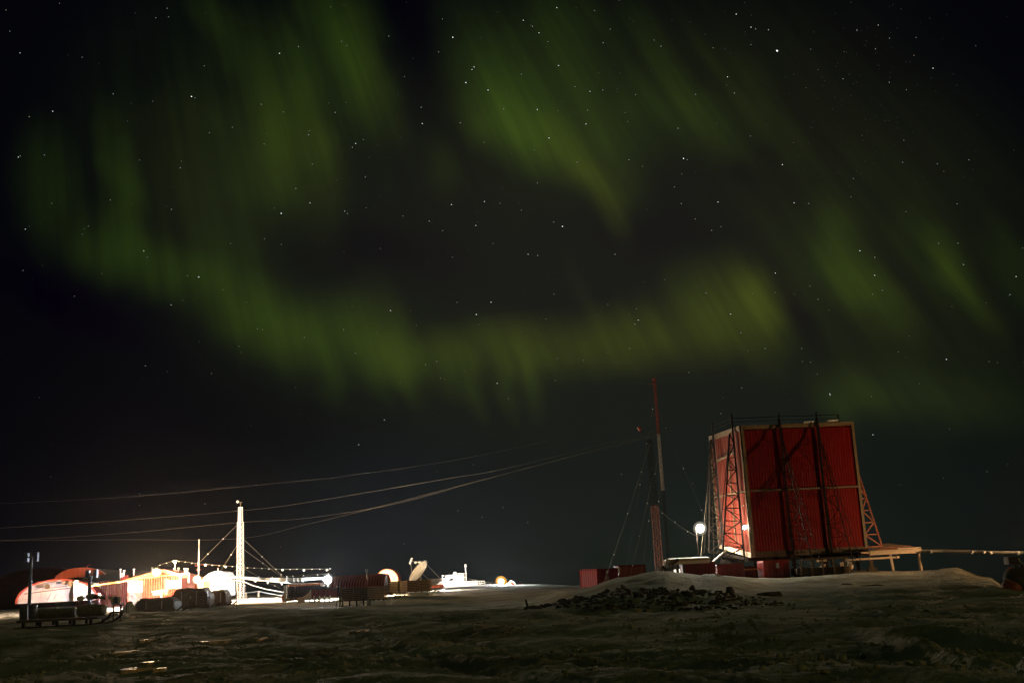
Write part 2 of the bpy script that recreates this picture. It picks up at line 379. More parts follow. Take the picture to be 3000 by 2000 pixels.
# ---------------------------------------------------------------- terrain
def hz(px): return HOR_Y - (px - 1500) * math.tan(ROLL)
def kz(px, py, Y): return P(px, py, Y).z
# per photo column: (distance, height) profile; heights written as photo rows are turned into metres
TAB = {
 -600: [(25, 0), (60, .3), (90, .95), (110, .8), (140, 1.0), (170, 1.8), (210, 2.0), (300, 0), (450, -30)],
 0:    [(25, 0), (45, .1), (60, .35), (75, .70), (90, .95), (110, .8), (140, 1.0), (170, 1.8), (210, 2.0), (300, 0), (450, -30)],
 400:  [(25, 0), (45, .1), (60, .3), (75, .6), (90, .97), (105, .72), (140, 1.0), (170, 1.9), (210, 2.2), (300, 0), (450, -30)],
 700:  [(25, 0), (45, .1), (60, .25), (75, .5), (88, .82), (105, .6), (140, 1.1), (165, 1.9), (210, 2.3), (300, 0), (450, -30)],
 1000: [(25, 0), (45, .1), (60, .3), (78, .65), (92, .42), (110, .38), (140, .9), (170, 1.5), (210, 2.0), (300, 0), (450, -30)],
 1200: [(25, 0), (45, .15), (58, .42), (70, .22), (90, .10), (110, .35), (140, 1.0), (170, 1.4), (210, 1.9), (250, 2.0), (320, 0), (450, -30)],
 1400: [(25, 0), (45, .2), (58, .45), (70, .05), (90, .0), (110, .25), (150, .75), (190, 1.5), (235, 2.2), (320, 0), (450, -30)],
 1550: [(25, 0), (45, .15), (56, .40), (66, .05), (80, .1), (110, .4), (150, .7), (190, 1.2), (235, 1.75), (320, 0), (450, -30)],
 1700: [(25, 0), (45, .15), (53, .10), (64, .55), (80, 1.1), (92, .95), (120, .8), (165, .85), (235, 1.0), (320, -1), (450, -30)],
 1820: [(25, 0), (45, .15), (53, .05), (64, .72), (80, 1.72), (90, 1.5), (120, 1.0), (165, .9), (235, .5), (320, -4), (450, -30)],
 1930: [(25, 0), (45, .15), (53, .05), (65, .80), (79, 2.05), (88, 1.9), (105, 1.4), (165, .8), (235, -1), (320, -6), (450, -30)],
 2060: [(25, 0), (45, .10), (53, .02), (66, .70), (78, 1.60), (84, 1.52), (92, 1.5), (105, 1.3), (165, .5), (235, -3), (320, -9), (450, -30)],
 2300: [(25, 0), (45, .05), (52, .0), (70, .40), (84, 1.10), (95, 1.10), (110, .9), (165, -1), (235, -6), (450, -40)],
 2500: [(25, 0), (45, .05), (52, .1), (70, .45), (84, 1.20), (92, 1.38), (105, .9), (140, -1), (235, -8), (450, -40)],
 2700: [(25, 0), (50, .1), (70, .50), (80, .85), (88, 1.14), (95, .8), (110, -.3), (140, -2.5), (235, -10), (450, -40)],
 2790: [(25, 0), (50, .1), (70, .55), (80, 1.0), (86, 1.26), (93, .6), (110, -1), (140, -3), (235, -10), (450, -40)],
 2880: [(25, 0), (50, .1), (65, .35), (78, .55), (84, .55), (93, -.2), (110, -1.8), (140, -4), (235, -12), (450, -40)],
 2980: [(25, 0), (45, .05), (58, .0), (66, -.2), (80, -1), (110, -3.2), (140, -5), (235, -14), (450, -40)],
 3600: [(25, 0), (45, .0), (58, -.3), (70, -.8), (110, -2.2), (140, -5), (235, -14), (450, -40)],
}
COLS = sorted((P(px, hz(px), 100).x / 100, [(0, 0)] + t) for px, t in TAB.items())
def _row(t, Y):
    if Y <= 0: return 0
    for i in range(len(t) - 1):
        if Y <= t[i + 1][0]:
            a, b = t[i], t[i + 1]; f = (Y - a[0]) / (b[0] - a[0]); f = .35 * f + .65 * f * f * (3 - 2 * f); return a[1] + (b[1] - a[1]) * f
    return t[-1][1]
def seg(x, a, b):
    t = max(0, min(1, (x - a) / (b - a))); return t * t * (3 - 2 * t)
def gz(x, y, detail=True):
    Y = max(y, .01); k = x / max(y, 6)
    if k <= COLS[0][0]: z = _row(COLS[0][1], Y)
    elif k >= COLS[-1][0]: z = _row(COLS[-1][1], Y)
    else:
        for i in range(len(COLS) - 1):
            if k <= COLS[i + 1][0]:
                f = (k - COLS[i][0]) / (COLS[i + 1][0] - COLS[i][0]); f = f * f * (3 - 2 * f)
                z = _row(COLS[i][1], Y) * (1 - f) + _row(COLS[i + 1][1], Y) * f; break
    if detail:
        near = 1 - seg(Y, 55, 80)
        p = Vector((x, y, 0))
        z += .07 * noise.fractal(p * .09, .8, 2.1, 4) * (.5 + near * .7)
        z += .030 * noise.fractal(p * .9, .7, 2.2, 4)
        mid = seg(Y, 48, 62) * (1 - seg(Y, 120, 160))
        if mid > 0:   # wind-carved ridges and scoured hollows on the slope
            q3 = Vector((x * .32 + y * .1, y * 1.15, 1.7)); z += mid * (.17 * (.35 - abs(noise.noise(q3))) + .05 * noise.fractal(p * .6, .7, 2.2, 4) + .03 * noise.noise(p * 2.7))
        # broken, churned snow in front: vehicle ruts running away to the left
        if near > 0 and y > 4:
            q = x * .953 + y * .303 + .55 * noise.noise(p * .07 + Vector((3, 0, 0)))
            rut = math.sin(q * 1.9); amp = .055 * near * (.55 + .9 * max(0, noise.noise(p * .05 + Vector((9, 4, 0))) + .3))
            z += amp * (rut if rut > 0 else rut * 1.3)
            q2 = x * .45 + y * .89
            z += .03 * near * math.sin(q2 * 1.1 + 3 * noise.noise(p * .05))
            for (tx, ty, dx, dy) in ((-9, 50, .34, -.94), (2, 46, -.30, -.95), (-26, 44, .80, -.60), (14, 44, -.12, -.99)):   # tracked vehicle marks
                sx = (x - tx) * dy - (y - ty) * dx + .8 * math.sin(y * .09 + tx); al = (x - tx) * dx + (y - ty) * dy
                for off in (-.95, .95):
                    t_ = abs(sx - off)
                    if t_ < .34: z -= near * (.075 * (1 - (t_ / .34) ** 4) + .022 * math.sin(al * 14))
                    elif t_ < .55: z += near * .05 * (1 - abs(t_ - .44) / .11)
            z += .035 * near * noise.fractal(p * 2.2, .6, 2.1, 3) + .03 * near * abs(noise.noise(p * 4.1))
        # scooped pit with a raised rim, lower right
        cx, cy = 8.7, 20.8; r = math.hypot((x - cx) / 1.35, (y - cy) / 6.3)
        if r < 2: z += .17 * math.exp(-((r - 1) / .15) ** 2) - .05 * (1 - seg(r, .5, .95))
    return z
mb = MB(); NC, NR = 520, 620
ks = [-.78 + 1.56 * i / (NC - 1) for i in range(NC)]
ysr = [-16 + 0 * i for i in range(1)] + [-14 + i * 3 for i in range(5)] + [2 + 498 * ((i / (NR - 1)) ** 2.2) for i in range(NR)]
verts = []
for Y in ysr:
    for k in ks:
        x = k * (Y + 22); verts.append((x, Y, gz(x, Y) if Y > 0 else .0))
n_ = len(ysr)
faces = [(r * NC + c, r * NC + c + 1, (r + 1) * NC + c + 1, (r + 1) * NC + c) for r in range(n_ - 1) for c in range(NC - 1)]
# outer skirt: the plateau falls away to the sea
o_ = len(verts)
for c in range(NC):
    x, y, z = verts[(n_ - 1) * NC + c]; verts.append((x * 1.8, 1100, -52))
faces += [((n_ - 1) * NC + c, (n_ - 1) * NC + c + 1, o_ + c + 1, o_ + c) for c in range(NC - 1)]
mb.v = verts; mb.f = faces
g_ = mb.build('ground', SNOW, None, smooth=True); tag(g_, kind='structure')
sea = MB(); sea.add([(-3000, -500, -45), (3000, -500, -45), (3000, 3000, -45), (-3000, 3000, -45)], [(0, 1, 2, 3)])
SEA = mat('dark_sea', (.010, .013, .014), .28, 0, .2, .002, .0)
tag(sea.build('sea', SEA), kind='structure')
def G(px, py, Y):
    """ground point under photo pixel column px at distance Y"""
    p = P(px, py, Y); return Vector((p.x, p.y, gz(p.x, p.y)))

# ---------------------------------------------------------------- stars
def star_mesh(items, name, k, rgb):
    mb = MB(); D = 9000
    for (px, py, s) in items:
        c = EYE + ray(px, py).normalized() * D; r = D / FPX * s
        mb.add([c + Vector(v) * r for v in ((1, 0, 0), (0, 1, 0), (-1, 0, 0), (0, -1, 0), (0, 0, 1), (0, 0, -1))],
               [(0, 1, 4), (1, 2, 4), (2, 3, 4), (3, 0, 4), (1, 0, 5), (2, 1, 5), (3, 2, 5), (0, 3, 5)])
    return mb
KNOWN = [(1785,117,3.4),(440,222,1.9),(1040,86,1.7),(1070,190,1.6),(1121,207,1.3),(646,490,1.7),(330,576,1.3),(1292,520,1.6),(1570,364,1.7),(1797,378,1.3),
 (1975,576,1.2),(1824,466,1.2),(1649,464,1.2),(2174,825,1.3),(1094,722,1.5),(1128,694,1.3),(897,713,1.3),(824,1021,1.2),(883,964,1.2),(334,840,1.4),(456,636,1.2),
 (42,361,1.2),(121,256,1.2),(817,330,1.2),(970,284,1.2),(1691,33,1.3),(1725,63,1.1),(1765,69,1.0),(1279,18,1.2),(1202,47,1.1),(1238,76,1.2),(1283,151,1.2),
 (1234,252,1.2),(1261,317,1.2),(1346,285,1.2),(1355,210,1.0),(642,123,1.3),(1037,470,1.3),(712,466,1.0),(792,485,1.0),(1781,627,1.2),(2009,632,1.1),(2213,608,1.1),
 (2334,635,1.1),(1678,721,1.1),(1466,735,1.1),(1906,904,1.2),(2005,998,1.2),(1907,907,.9),(486,857,1.1),(1142,880,1.2),(2143,157,1.2),(2017,58,1.0),(1671,177,1.2),
 (1089,154,1.2),(1084,160,1.1),(58,526,1.2),(171,680,1.0),(46,122,1.0),(393,700,1.0),(457,636,1.0),(986,508,.9),(1113,463,1.1),(1093,518,1.0),(1213,584,.9)]
bright = [(x * K, y * K, s * .85) for x, y, s in KNOWN]
faint, warm, dim = [], [], []
for i in range(1500):
    px, py = rnd.uniform(-500, 3500), rnd.uniform(-500, 1640)
    dens = .45 + .55 * math.exp(-((px - 1500) / 900) ** 2)
    if rnd.random() > dens: continue
    t = rnd.random() ** 2.2
    if py > 1150 and rnd.random() < .6: continue
    (warm if rnd.random() < .16 else (faint if t > .30 else dim)).append((px, py, .62 + .55 * t))
for i in range(130):   # the small cloud of stars at the upper right
    px, py = rnd.gauss(2560, 150), rnd.gauss(300, 190); dim.append((px, py, rnd.uniform(.45, .7)))
mbs = star_mesh(bright, '', 1, None)
tag(mbs.build('bright_stars', emit('star_white', (.95, .98, 1), 2.0)), 'bright white stars scattered over the aurora', 'stars', kind='stuff')
tag(star_mesh(faint, '', 1, None).build('faint_stars', emit('star_pale', (.85, .92, 1), .62)), 'faint white stars all over the night sky', 'stars', kind='stuff')
tag(star_mesh(warm, '', 1, None).build('warm_stars', emit('star_warm', (1, .78, .5), .55)), 'faint yellowish stars between the white ones', 'stars', kind='stuff')
tag(star_mesh(dim, '', 1, None).build('dim_stars', emit('star_dim', (.75, .85, 1), .22)), 'very dim stars, densest at the upper right', 'stars', kind='stuff')

# ---------------------------------------------------------------- lamps
def bulb(parent, p, r, rgb, power, name='bulb'):
    k = power / (4 * PI * PI * r * r)
    mb = MB(); mb.ball(p, r, 14)
    return mb.build(name, emit('lamp_%d' % int(power), rgb, k), parent, smooth=True)
def halo_shell(parent, p, r, rgb, k, name='inner_halo'):  # glowing shell added around a bulb to imitate its halo
    nm = 'halo_shell_%s_%d' % (name, int(rgb[2] * 100))
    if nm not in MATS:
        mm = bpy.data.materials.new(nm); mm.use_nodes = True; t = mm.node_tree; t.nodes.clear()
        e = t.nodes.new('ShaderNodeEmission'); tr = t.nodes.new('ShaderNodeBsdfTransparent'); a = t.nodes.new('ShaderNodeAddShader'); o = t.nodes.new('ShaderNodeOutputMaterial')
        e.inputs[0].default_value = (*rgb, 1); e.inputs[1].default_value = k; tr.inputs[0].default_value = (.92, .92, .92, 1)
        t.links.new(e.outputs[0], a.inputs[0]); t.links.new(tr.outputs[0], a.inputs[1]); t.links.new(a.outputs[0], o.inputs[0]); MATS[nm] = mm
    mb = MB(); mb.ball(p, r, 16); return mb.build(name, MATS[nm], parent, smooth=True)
def floodlight(px, py, Y, r, rgb, power, label, pole_to=None, name='floodlight', group=None, hood=True):
    p = P(px, py, Y); base = Vector((p.x, p.y + .25, gz(p.x, p.y))) if pole_to is None else Vector(pole_to)
    t = thing(name, base, label, 'floodlight', group)
    mb = MB(); mb.tube([base, (base.x, base.y, p.z - r * .2), (p.x, p.y + r + .1, p.z + .05)], .03, 8); mb.build('pole', STEEL, t)
    mb = MB()
    if hood: mb.box(p.x - r * .9, p.x + r * .9, p.y + r * 1.05, p.y + r * 1.05 + .12, p.z - r * .7, p.z + r * .7)
    mb.box(p.x - .06, p.x + .06, p.y + r * .8, p.y + r * 1.04, p.z - .06, p.z + .06); mb.build('housing', GREY, t)
    bulb(t, p, r, rgb, power)
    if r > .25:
        halo_shell(t, p, r * 1.45, rgb, .22 if rgb[2] > .3 else .8); halo_shell(t, p, r * (1.95 if rgb[2] > .3 else 2.6), rgb, .10 if rgb[2] > .3 else .5, 'outer_halo')
    return t
CW = (.92, .97, 1.0); WW = (1.0, .93, .74); SOD = (1.0, .52, .14); SODW = (1.0, .68, .38)

# ================================================================ RIGHT: the radar house on its deck
def V2(p): return Vector((p.x, p.y, 0))
A = P(2187, 1440, 90); B = P(2521, 1420, 91.2); Cc = P(2094, 1445, 95.4)
ax, ay = A.x, A.y
fd = (V2(B) - V2(A)); FW = fd.length; fd.normalize()                 # along the front wall
sdv = (V2(Cc) - V2(A)); SW = sdv.length; sdv.normalize()             # along the side wall, away from the front
fn = Vector((fd.y, -fd.x, 0)); sn = Vector((-sdv.y, sdv.x, 0))         # outward normals
if fn.y > 0: fn = -fn
if sn.x > 0: sn = -sn
ZT = P(2165, 1246, 90).z; ZB = P(2208, 1632, 90).z; ZM = P(2189, 1438, 90).z
ZBL = P(2110, 1604, 95.4).z; ZTL = P(2077, 1278, 95.4).z
A0 = Vector((ax, ay, 0)); C0 = A0 + sdv * SW
BACK = 4.6
rb = thing('radar_building', Vector((ax + 4, ay + 2, gz(ax + 4, ay + 2))), 'tall red clad building with beige trims and dark lattice braces standing on a deck', 'building')
def q(o, a, b, z): return o + a + b + Vector((0, 0, z))
Z = Vector((0, 0, 0))
# core body behind the cladding
mb = MB()
mb.hexa([A0 + fd * .06 + sdv * .06 + Vector((0, 0, ZB)), A0 + fd * (FW - .06) + sdv * .06 + Vector((0, 0, ZB)), A0 + fd * (FW - .06) + sdv * (SW - .05) + Vector((0, 0, ZBL)), A0 + fd * .06 + sdv * (SW - .05) + Vector((0, 0, ZBL)),
         A0 + fd * .06 + sdv * .06 + Vector((0, 0, ZT - .05)), A0 + fd * (FW - .06) + sdv * .06 + Vector((0, 0, ZT - .05)), A0 + fd * (FW - .06) + sdv * (SW - .05) + Vector((0, 0, ZTL - .05)), A0 + fd * .06 + sdv * (SW - .05) + Vector((0, 0, ZTL - .05))])
mb.build('body', RED, rb)
def corrug(o, d, nrm, wdt, z0, z1, z0b=None, z1b=None, per=.22, dep=.016, mt=REDP, name='cladding_panel'):
    z0b = z0 if z0b is None else z0b; z1b = z1 if z1b is None else z1b
    mb = MB(); n = max(2, int(wdt / per)); vs = []; fs = []
    prof = []
    for i in range(n):
        s0 = wdt * i / n; p_ = wdt / n
        prof += [(s0, 0), (s0 + p_ * .55, 0), (s0 + p_ * .68, dep), (s0 + p_ * .87, dep)]
    prof.append((wdt, 0))
    for s_, h_ in prof:
        t = s_ / wdt
        b_ = o + d * s_ + nrm * h_
        vs.append(b_ + Vector((0, 0, z0 + (z0b - z0) * t))); vs.append(b_ + Vector((0, 0, z1 + (z1b - z1) * t)))
    for i in range(len(prof) - 1): fs.append((2 * i, 2 * i + 2, 2 * i + 3, 2 * i + 1))
    mb.add(vs, fs); return mb.build(name, mt, rb)
BAY = [0, FW * .345, FW * .67, FW]
for i in range(3):
    corrug(A0 + fd * (BAY[i] + .10) + fn * .01, fd, fn, BAY[i + 1] - BAY[i] - .2, ZM + .12, ZT - .42)
    corrug(A0 + fd * (BAY[i] + .10) + fn * .01, fd, fn, BAY[i + 1] - BAY[i] - .2, ZB + .45, ZM - .10)
# side wall: smoother sheets, lower edge rising away from the corner
zs = lambda t, a, b: a + (b - a) * t
corrug(A0 + sdv * .12 + sn * .01, sdv, sn, SW * .40, ZM + .08, ZT - .45, ZM + .08, zs(.42, ZT, ZTL) - .45, .6, .02, REDF, 'side_panel')
corrug(A0 + sdv * (.14 + SW * .42) + sn * .01, sdv, sn, SW * .53, ZM + .08, zs(.42, ZT, ZTL) - .45, ZM + .08, ZTL - .42, .6, .02, REDF, 'side_panel')
corrug(A0 + sdv * .12 + sn * .01, sdv, sn, SW * .40, ZB + .35, ZM - .08, zs(.42, ZB, ZBL) + .35, ZM - .08, .6, .02, REDF, 'side_panel')
corrug(A0 + sdv * (.14 + SW * .42) + sn * .01, sdv, sn, SW * .53, zs(.42, ZB, ZBL) + .35, ZM - .08, ZBL + .35, ZM - .08, .6, .02, REDF, 'side_panel')
def bar(o0, o1, wd, dp, nrm, mt, name, parent=rb):
    mb = MB(); o0 = Vector(o0); o1 = Vector(o1); d = (o1 - o0).normalized(); x = d.cross(nrm).normalized() * wd / 2; y = nrm * dp
    mb.hexa([o0 - x, o0 + x, o0 + x + y, o0 - x + y, o1 - x, o1 + x, o1 + x + y, o1 - x + y]); return mb.build(name, mt, parent)
zv = lambda z: Vector((0, 0, z))
bar(A0 + fd * .12 + zv(ZB + .0), A0 + fd * .12 + zv(ZT), .20, .10, fn, BEI, 'corner_trim')
bar(A0 + fd * (FW - .14) + zv(ZB + .3), A0 + fd * (FW - .14) + zv(ZT), .22, .11, fn, BEI, 'corner_trim')
bar(A0 + sdv * .07 + zv(ZB + .02), A0 + sdv * .07 + zv(ZT - .2), .14, .09, sn, BEI, 'corner_trim')
bar(A0 + sdv * (SW - .06) + zv(ZBL), A0 + sdv * (SW - .06) + zv(ZTL - .2), .14, .09, sn, BEI, 'corner_trim')
bar(A0 + fd * .26 + zv(ZT - .19), A0 + fd * (FW - .28) + zv(ZT - .15), .30, .125, fn, BEI, 'roof_fascia')
bar(A0 + sdv * .0 + zv(ZT - .21), A0 + sdv * SW + zv(ZTL - .21), .40, .12, sn, BEI, 'roof_fascia')
bar(A0 + fd * .26 + zv(ZM), A0 + fd * (FW - .28) + zv(ZM), .13, .13, fn, BEI, 'belt_trim')
bar(A0 + sdv * .14 + zv(ZM), A0 + sdv * SW + zv(ZM), .15, .13, sn, BEI, 'belt_trim')
bar(A0 + fd * .26 + zv(ZB + .20), A0 + fd * (FW - .28) + zv(ZB + .22), .44, .08, fn, DWOOD, 'base_skirt')
bar(A0 + sdv * .14 + zv(ZB + .16), A0 + sdv * SW + zv(ZBL + .16), .36, .08, sn, PWOOD, 'base_skirt')
# door frame on the side wall
do_ = A0 + sdv * (SW * .42) + sn * .06
bar(do_ + zv(ZBL + .4), do_ + zv(ZT - 2.35), .10, .08, sn, BEI, 'door_frame')
bar(A0 + sdv * (SW * .20) + sn * .06 + zv(ZT - 2.0), A0 + sdv * (SW * .78) + sn * .06 + zv(ZT - 2.35), .15, .16, sn, BEI, 'door_lintel')
bar(A0 + sdv * (SW * .08) + sn * .06 + zv(ZB + 4.1), A0 + sdv * (SW * .25) + sn * .06 + zv(ZB + 4.0), .10, .03, sn, BEI, 'wall_bracket')
# buttress trusses in front of the front wall, rising over the roof
for s_ in (FW * .335, FW * .667):
    a = A0 + fd * s_
    mb = MB()
    w0 = a + fn * .22; o0 = a + fn * 4.0
    zf = ZB - .9
    truss(mb, w0 + zv(zf), w0 + zv(ZT - 1.8), o0 + fd * .15 + zv(zf), w0 + fn * .45 + zv(ZT - 1.8), 9, .018, .034)
    mb.beam(w0 + fd * .10 + zv(zf), w0 + zv(ZT + .85), .10); mb.beam(w0 - fd * .1 + zv(zf), w0 - fd * .1 + zv(ZT + .3), .05)
    mb.beam(w0 + fn * .45 + zv(ZT - 1.8), w0 + zv(ZT + .8), .09)
    truss(mb, w0 + fd * .8 + zv(zf), w0 + fd * .14 + zv(ZT - 1.5), o0 + fd * .75 + zv(zf), w0 + fn * .45 + fd * .1 + zv(ZT - 1.8), 8, .011, .02, True)
    mb.build('lattice_brace', STEEL, rb)
# buttress at the right-hand end, lit by the lamp out of sight on the right
mb = MB(); e = A0 + fd * FW + sdv * .4
ztop = P(2515, 1390, 91).z; zb_ = P(2560, 1600, 91).z
truss(mb, e + fd * .12 + zv(zb_), e + fd * .12 + zv(ztop), e + fd * 1.45 + zv(zb_), e + fd * .16 + zv(ztop + .1), 6, .045, .06)
truss(mb, e + fd * .12 + sdv * 2.2 + zv(zb_), e + fd * .12 + sdv * 2.2 + zv(ztop), e + fd * 1.45 + sdv * 2.0 + zv(zb_), e + fd * .16 + sdv * 2.2 + zv(ztop + .1), 6, .03, .04)
mb.beam(e + fd * 1.45 + zv(zb_), e + fd * .16 + zv(ztop + .2), .17, .10)
mb.build('lattice_brace', RSTEEL, rb)
# side wall lattices
for s_, off in ((SW * .16, 1.9), (SW * .80, 1.3)):
    a = A0 + sdv * s_ + sn * .25
    mb = MB(); zf = zs(s_ / SW, ZB, ZBL) - .35; zt = zs(s_ / SW, ZT, ZTL)
    truss(mb, a + zv(zf), a + zv(zt - .4), a + sn * off + zv(zf + .2), a + sn * .3 + zv(zt - .5), 10, .032, .055)
    mb.beam(a + zv(zf), a + zv(zt + 1.1), .13)
    mb.beam(a + sn * off + sdv * .9 + zv(zf + .2), a + sn * .3 + zv(zt - .5), .07)
    for i in range(9):
        z_ = zf + (zt - zf) * i / 9; f = 1 - i / 9
        mb.beam(a + zv(z_), a + sn * off * f + sdv * .9 * f + zv(z_ + .6), .05)
    mb.build('lattice_brace', STEEL, rb)
# roof rail
mb = MB(); RH = .95
rp = [A0 + sdv * (SW * .8) + sn * .2 + zv(ZTL + .75), A0 + sdv * (SW * .16) + sn * .2 + zv(ZT + .70), A0 + fd * (FW * .335) + zv(ZT + .62), A0 + fd * (FW * .667) + zv(ZT + .60), A0 + fd * (FW * .87) + zv(ZT + .62)]
for a, b in zip(rp, rp[1:]):
    mb.beam(a, b, .045); mb.beam(a - zv(.3), b - zv(.3), .028)
mb.beam(rp[4], rp[4] - zv(.75), .10)
mb.beam(A0 + sdv * (SW * .8) + fd * 2 + zv(ZTL - .1), A0 + sdv * (SW * .8) + fd * 2 + zv(ZTL + .7), .05)
mb.beam(rp[0], A0 + sdv * (SW * .8) + fd * 2 + zv(ZTL + .7), .035)
mb.build('roof_railing', STEEL, rb)
mb = MB(); mb.box(ax + 7.1, ax + 8.0, ay + .4, ay + .7, ZT + .02, ZT + .12); mb.box(ax + 5.2, ax + 6.0, ay + .3, ay + .6, ZT + .02, ZT + .10); mb.build('snow_cap', SNOWW, rb)
# substructure: steel skid beams, stub columns and cross braces under the house
mb = MB()
for s_ in (.4, 3.0, 6.0, 8.8):
    for t in (.5, SW - .6):
        p = A0 + fd * s_ + sdv * t; mb.beam(p + zv(gz(p.x, p.y) - .4), p + zv(ZB + .05), .24)
for t in (.5, SW - .6):
    mb.beam(A0 + fd * -.3 + sdv * t + zv(ZB - .14), A0 + fd * (FW + .2) + sdv * t + zv(ZB - .14), .24, .26)
mb.beam(A0 - sn * -.2 + sdv * .2 + zv(ZB - .16), C0 + sdv * .3 + zv(ZBL - .4), .2, .25)
for s_ in (3.0, 6.0): mb.beam(A0 + fd * s_ + sdv * .5 + zv(ZB - .1), A0 + fd * (s_ + 2.6) + sdv * .5 + zv(.9), .07)
mb.build('base_frame', STEEL, rb)

# lamp added to make the bright spot near the side wall's front corner
wl = P(2190, 1543, 90.15); wq = A0 + sdv * .32 + sn * .28 + zv(wl.z)
mb = MB(); mb.beam(A0 + sdv * .32 + sn * .06 + zv(wl.z + .2), wq + zv(.2), .07); mb.beam(wq + zv(.22), wq + zv(.12), .12); wlo = mb.build('glint_lamp', GREY, rb)
bulb(wlo, wq - zv(.02), .13, WW, 95)
# guy wires to the house
for k_, (a, b) in enumerate([((2082, 1330, 94), (2092, 1640, 88)), ((2075, 1400, 96), (2052, 1640, 93))]):
    pa, pb = P(*a), P(*b); pb.z = max(pb.z, gz(pb.x, pb.y)); mb = MB(); mb.tube([pb, pa], .022, 5); mb.build('guy_wire', CABLE, rb)
mb = MB(); mb.beam(P(2090, 1643, 89), P(2127, 1611, 90.5), .11); mb.build('strut', GALV, rb)

# ---- lamp beside the house
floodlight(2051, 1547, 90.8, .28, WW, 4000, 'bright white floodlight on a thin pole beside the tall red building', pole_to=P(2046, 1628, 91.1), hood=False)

# ---- snow covered platform left of the house
t = thing('platform', G(2010, 1690, 88), 'low platform with a snowy top left of the tall red building', 'platform')
za = P(1963, 1640, 86).z
X0 = P(1962, 1632, 86).x; X1 = P(2090, 1632, 86).x
mb = MB(); mb.box(X0, X1 - .2, 86, 90.5, za - .12, za + .05); mb.build('deck', WOOD, t)
mb = MB(); nx = 26
for i in range(nx):
    for j in range(12): pass
vs = []; fs = []
for j in range(15):
    for i in range(nx):
        x = X0 + .02 + (X1 - .25 - X0) * i / (nx - 1); y = 86.02 + 4.4 * j / 14; e_ = min(i, nx - 1 - i, j, 14 - j)
        vs.append((x, y, za + .055 + (.09 + .05 * noise.noise(Vector((x * 2, y * 2, 1)))) * min(1, e_ / 1.5)))
fs = [(j * nx + i, j * nx + i + 1, (j + 1) * nx + i + 1, (j + 1) * nx + i) for j in range(14) for i in range(nx - 1)]
mb.add(vs, fs); mb.build('snow_layer', SNOWW, t, smooth=True)
mb = MB()
mb.box(X0 - .02, X0 + .12, 85.95, 90.5, za - .42, za - .125); mb.box(X0 + .13, X1 - .3, 85.96, 86.1, za - .34, za - .125)
mb.build('edge_beam', PWOOD, t)
for x_, y_ in ((X0 + .15, 86.15), (X0 + .55, 86.2), (X0 + 1.05, 86.3), (X0 + .15, 90.2), (X1 - .4, 90.2)):
    mb = MB(); mb.box(x_ - .09, x_ + .09, y_ - .02, y_ + .16, gz(x_, y_) - .3, za - .13); mb.build('leg', DWOOD, t)
# metal arm and rope tangle hanging off the platform's corner
t = thing('drilling_arm', G(1945, 1670, 84.6), 'dark bent arm with small pulleys leaning against the snowy platform', 'machine part')
mb = MB(); mb.tube([P(1936, 1668, 84.5), P(1952, 1655, 84.8), P(1972, 1648, 85.2), P(1985, 1640, 85.6)], .14, 8); mb.build('arm', STEEL, t)
mb = MB()
for a, b in ((1933, 1666), (1952, 1654), (1957, 1642)): c = P(a, b, 84.4); mb.tube([c, c + Vector((0, .16, 0))], .17, 12)
mb.build('pulley', GALV, t)
mb = MB(); mb.beam(P(1940, 1690, 85), P(1938, 1668, 84.6), .1); mb.build('foot', STEEL, t)
# snow blocks
for (x0, x1, y0, y1, Y, lb) in ((1968, 2010, 1664, 1694, 91.5, 'brightly lit snow block under the snowy platform'), (1925, 1962, 1675, 1695, 84, 'sharp edged snow block at the foot of the snowy platform')):
    mb = MB(); a = P(x0, y1, Y); b = P(x1, y0, Y); z0 = gz(a.x, a.y) - .3
    mb.hexa([(a.x, Y, z0), (b.x, Y, z0), (b.x + .2, Y + 1.4, z0), (a.x + .1, Y + 1.6, z0), (a.x + .22, Y + .1, b.z - .1), (b.x - .1, Y + .2, b.z - .22), (b.x - .1, Y + 1.2, b.z - .05), (a.x + .4, Y + 1.4, b.z)])
    o = one('snow_block', mb, SNOWW, lb, 'snow block', bevel=.07)
# ---- red container and hut under the house
def container(px0, px1, yt, yb, Y, D, label, mtc=RED, roofm=None, rot=0, name='shipping_container', cat='container', grp=None, doors=False):
    a = P(px0, yb, Y); b = P(px1, yb, Y); zt = P((px0 + px1) / 2, yt, Y).z; cx = (a.x + b.x) / 2
    z0 = min(a.z, gz(cx, Y + .2)) - .25
    t = thing(name, Vector((cx, Y + D / 2, z0)), label, cat, grp)
    Wd = b.x - a.x; mb = MB(); per = .28; n = max(3, int(Wd / per))
    mb.box(a.x + .05, b.x - .05, Y + .05, Y + D - .05, z0, zt - .05); mb.build('body', mtc, t)
    mb = MB()
    for i in range(n):
        x = a.x + .08 + (Wd - .16) * i / n; mb.box(x, x + (Wd - .16) / n * .5, Y + .005, Y + .048, z0 + .1, zt - .14)
    m2 = int(D / per)
    for i in range(m2):
        y = Y + .1 + (D - .2) * i / m2; mb.box(a.x + .005, a.x + .048, y, y + (D - .2) / m2 * .5, z0 + .1, zt - .14)
    mb.build('corrugated_wall', mtc, t)
    mb = MB()
    for x in (a.x, b.x - .12):
        for y in (Y, Y + D - .12): mb.box(x - .004, x + .124, y - .004, y + .124, z0, zt - .121)
    mb.box(a.x - .006, b.x + .006, Y - .006, Y + .12, zt - .12, zt + .0); mb.box(a.x - .006, a.x + .12, Y + .121, Y + D, zt - .12, zt)
    mb.build('frame', mtc, t)
    mb = MB(); mb.box(a.x + .02, b.x - .02, Y + .13, Y + D - .02, zt - .04, zt + .02); mb.build('roof', roofm or mtc, t)
    return t, a.x, b.x, z0, zt
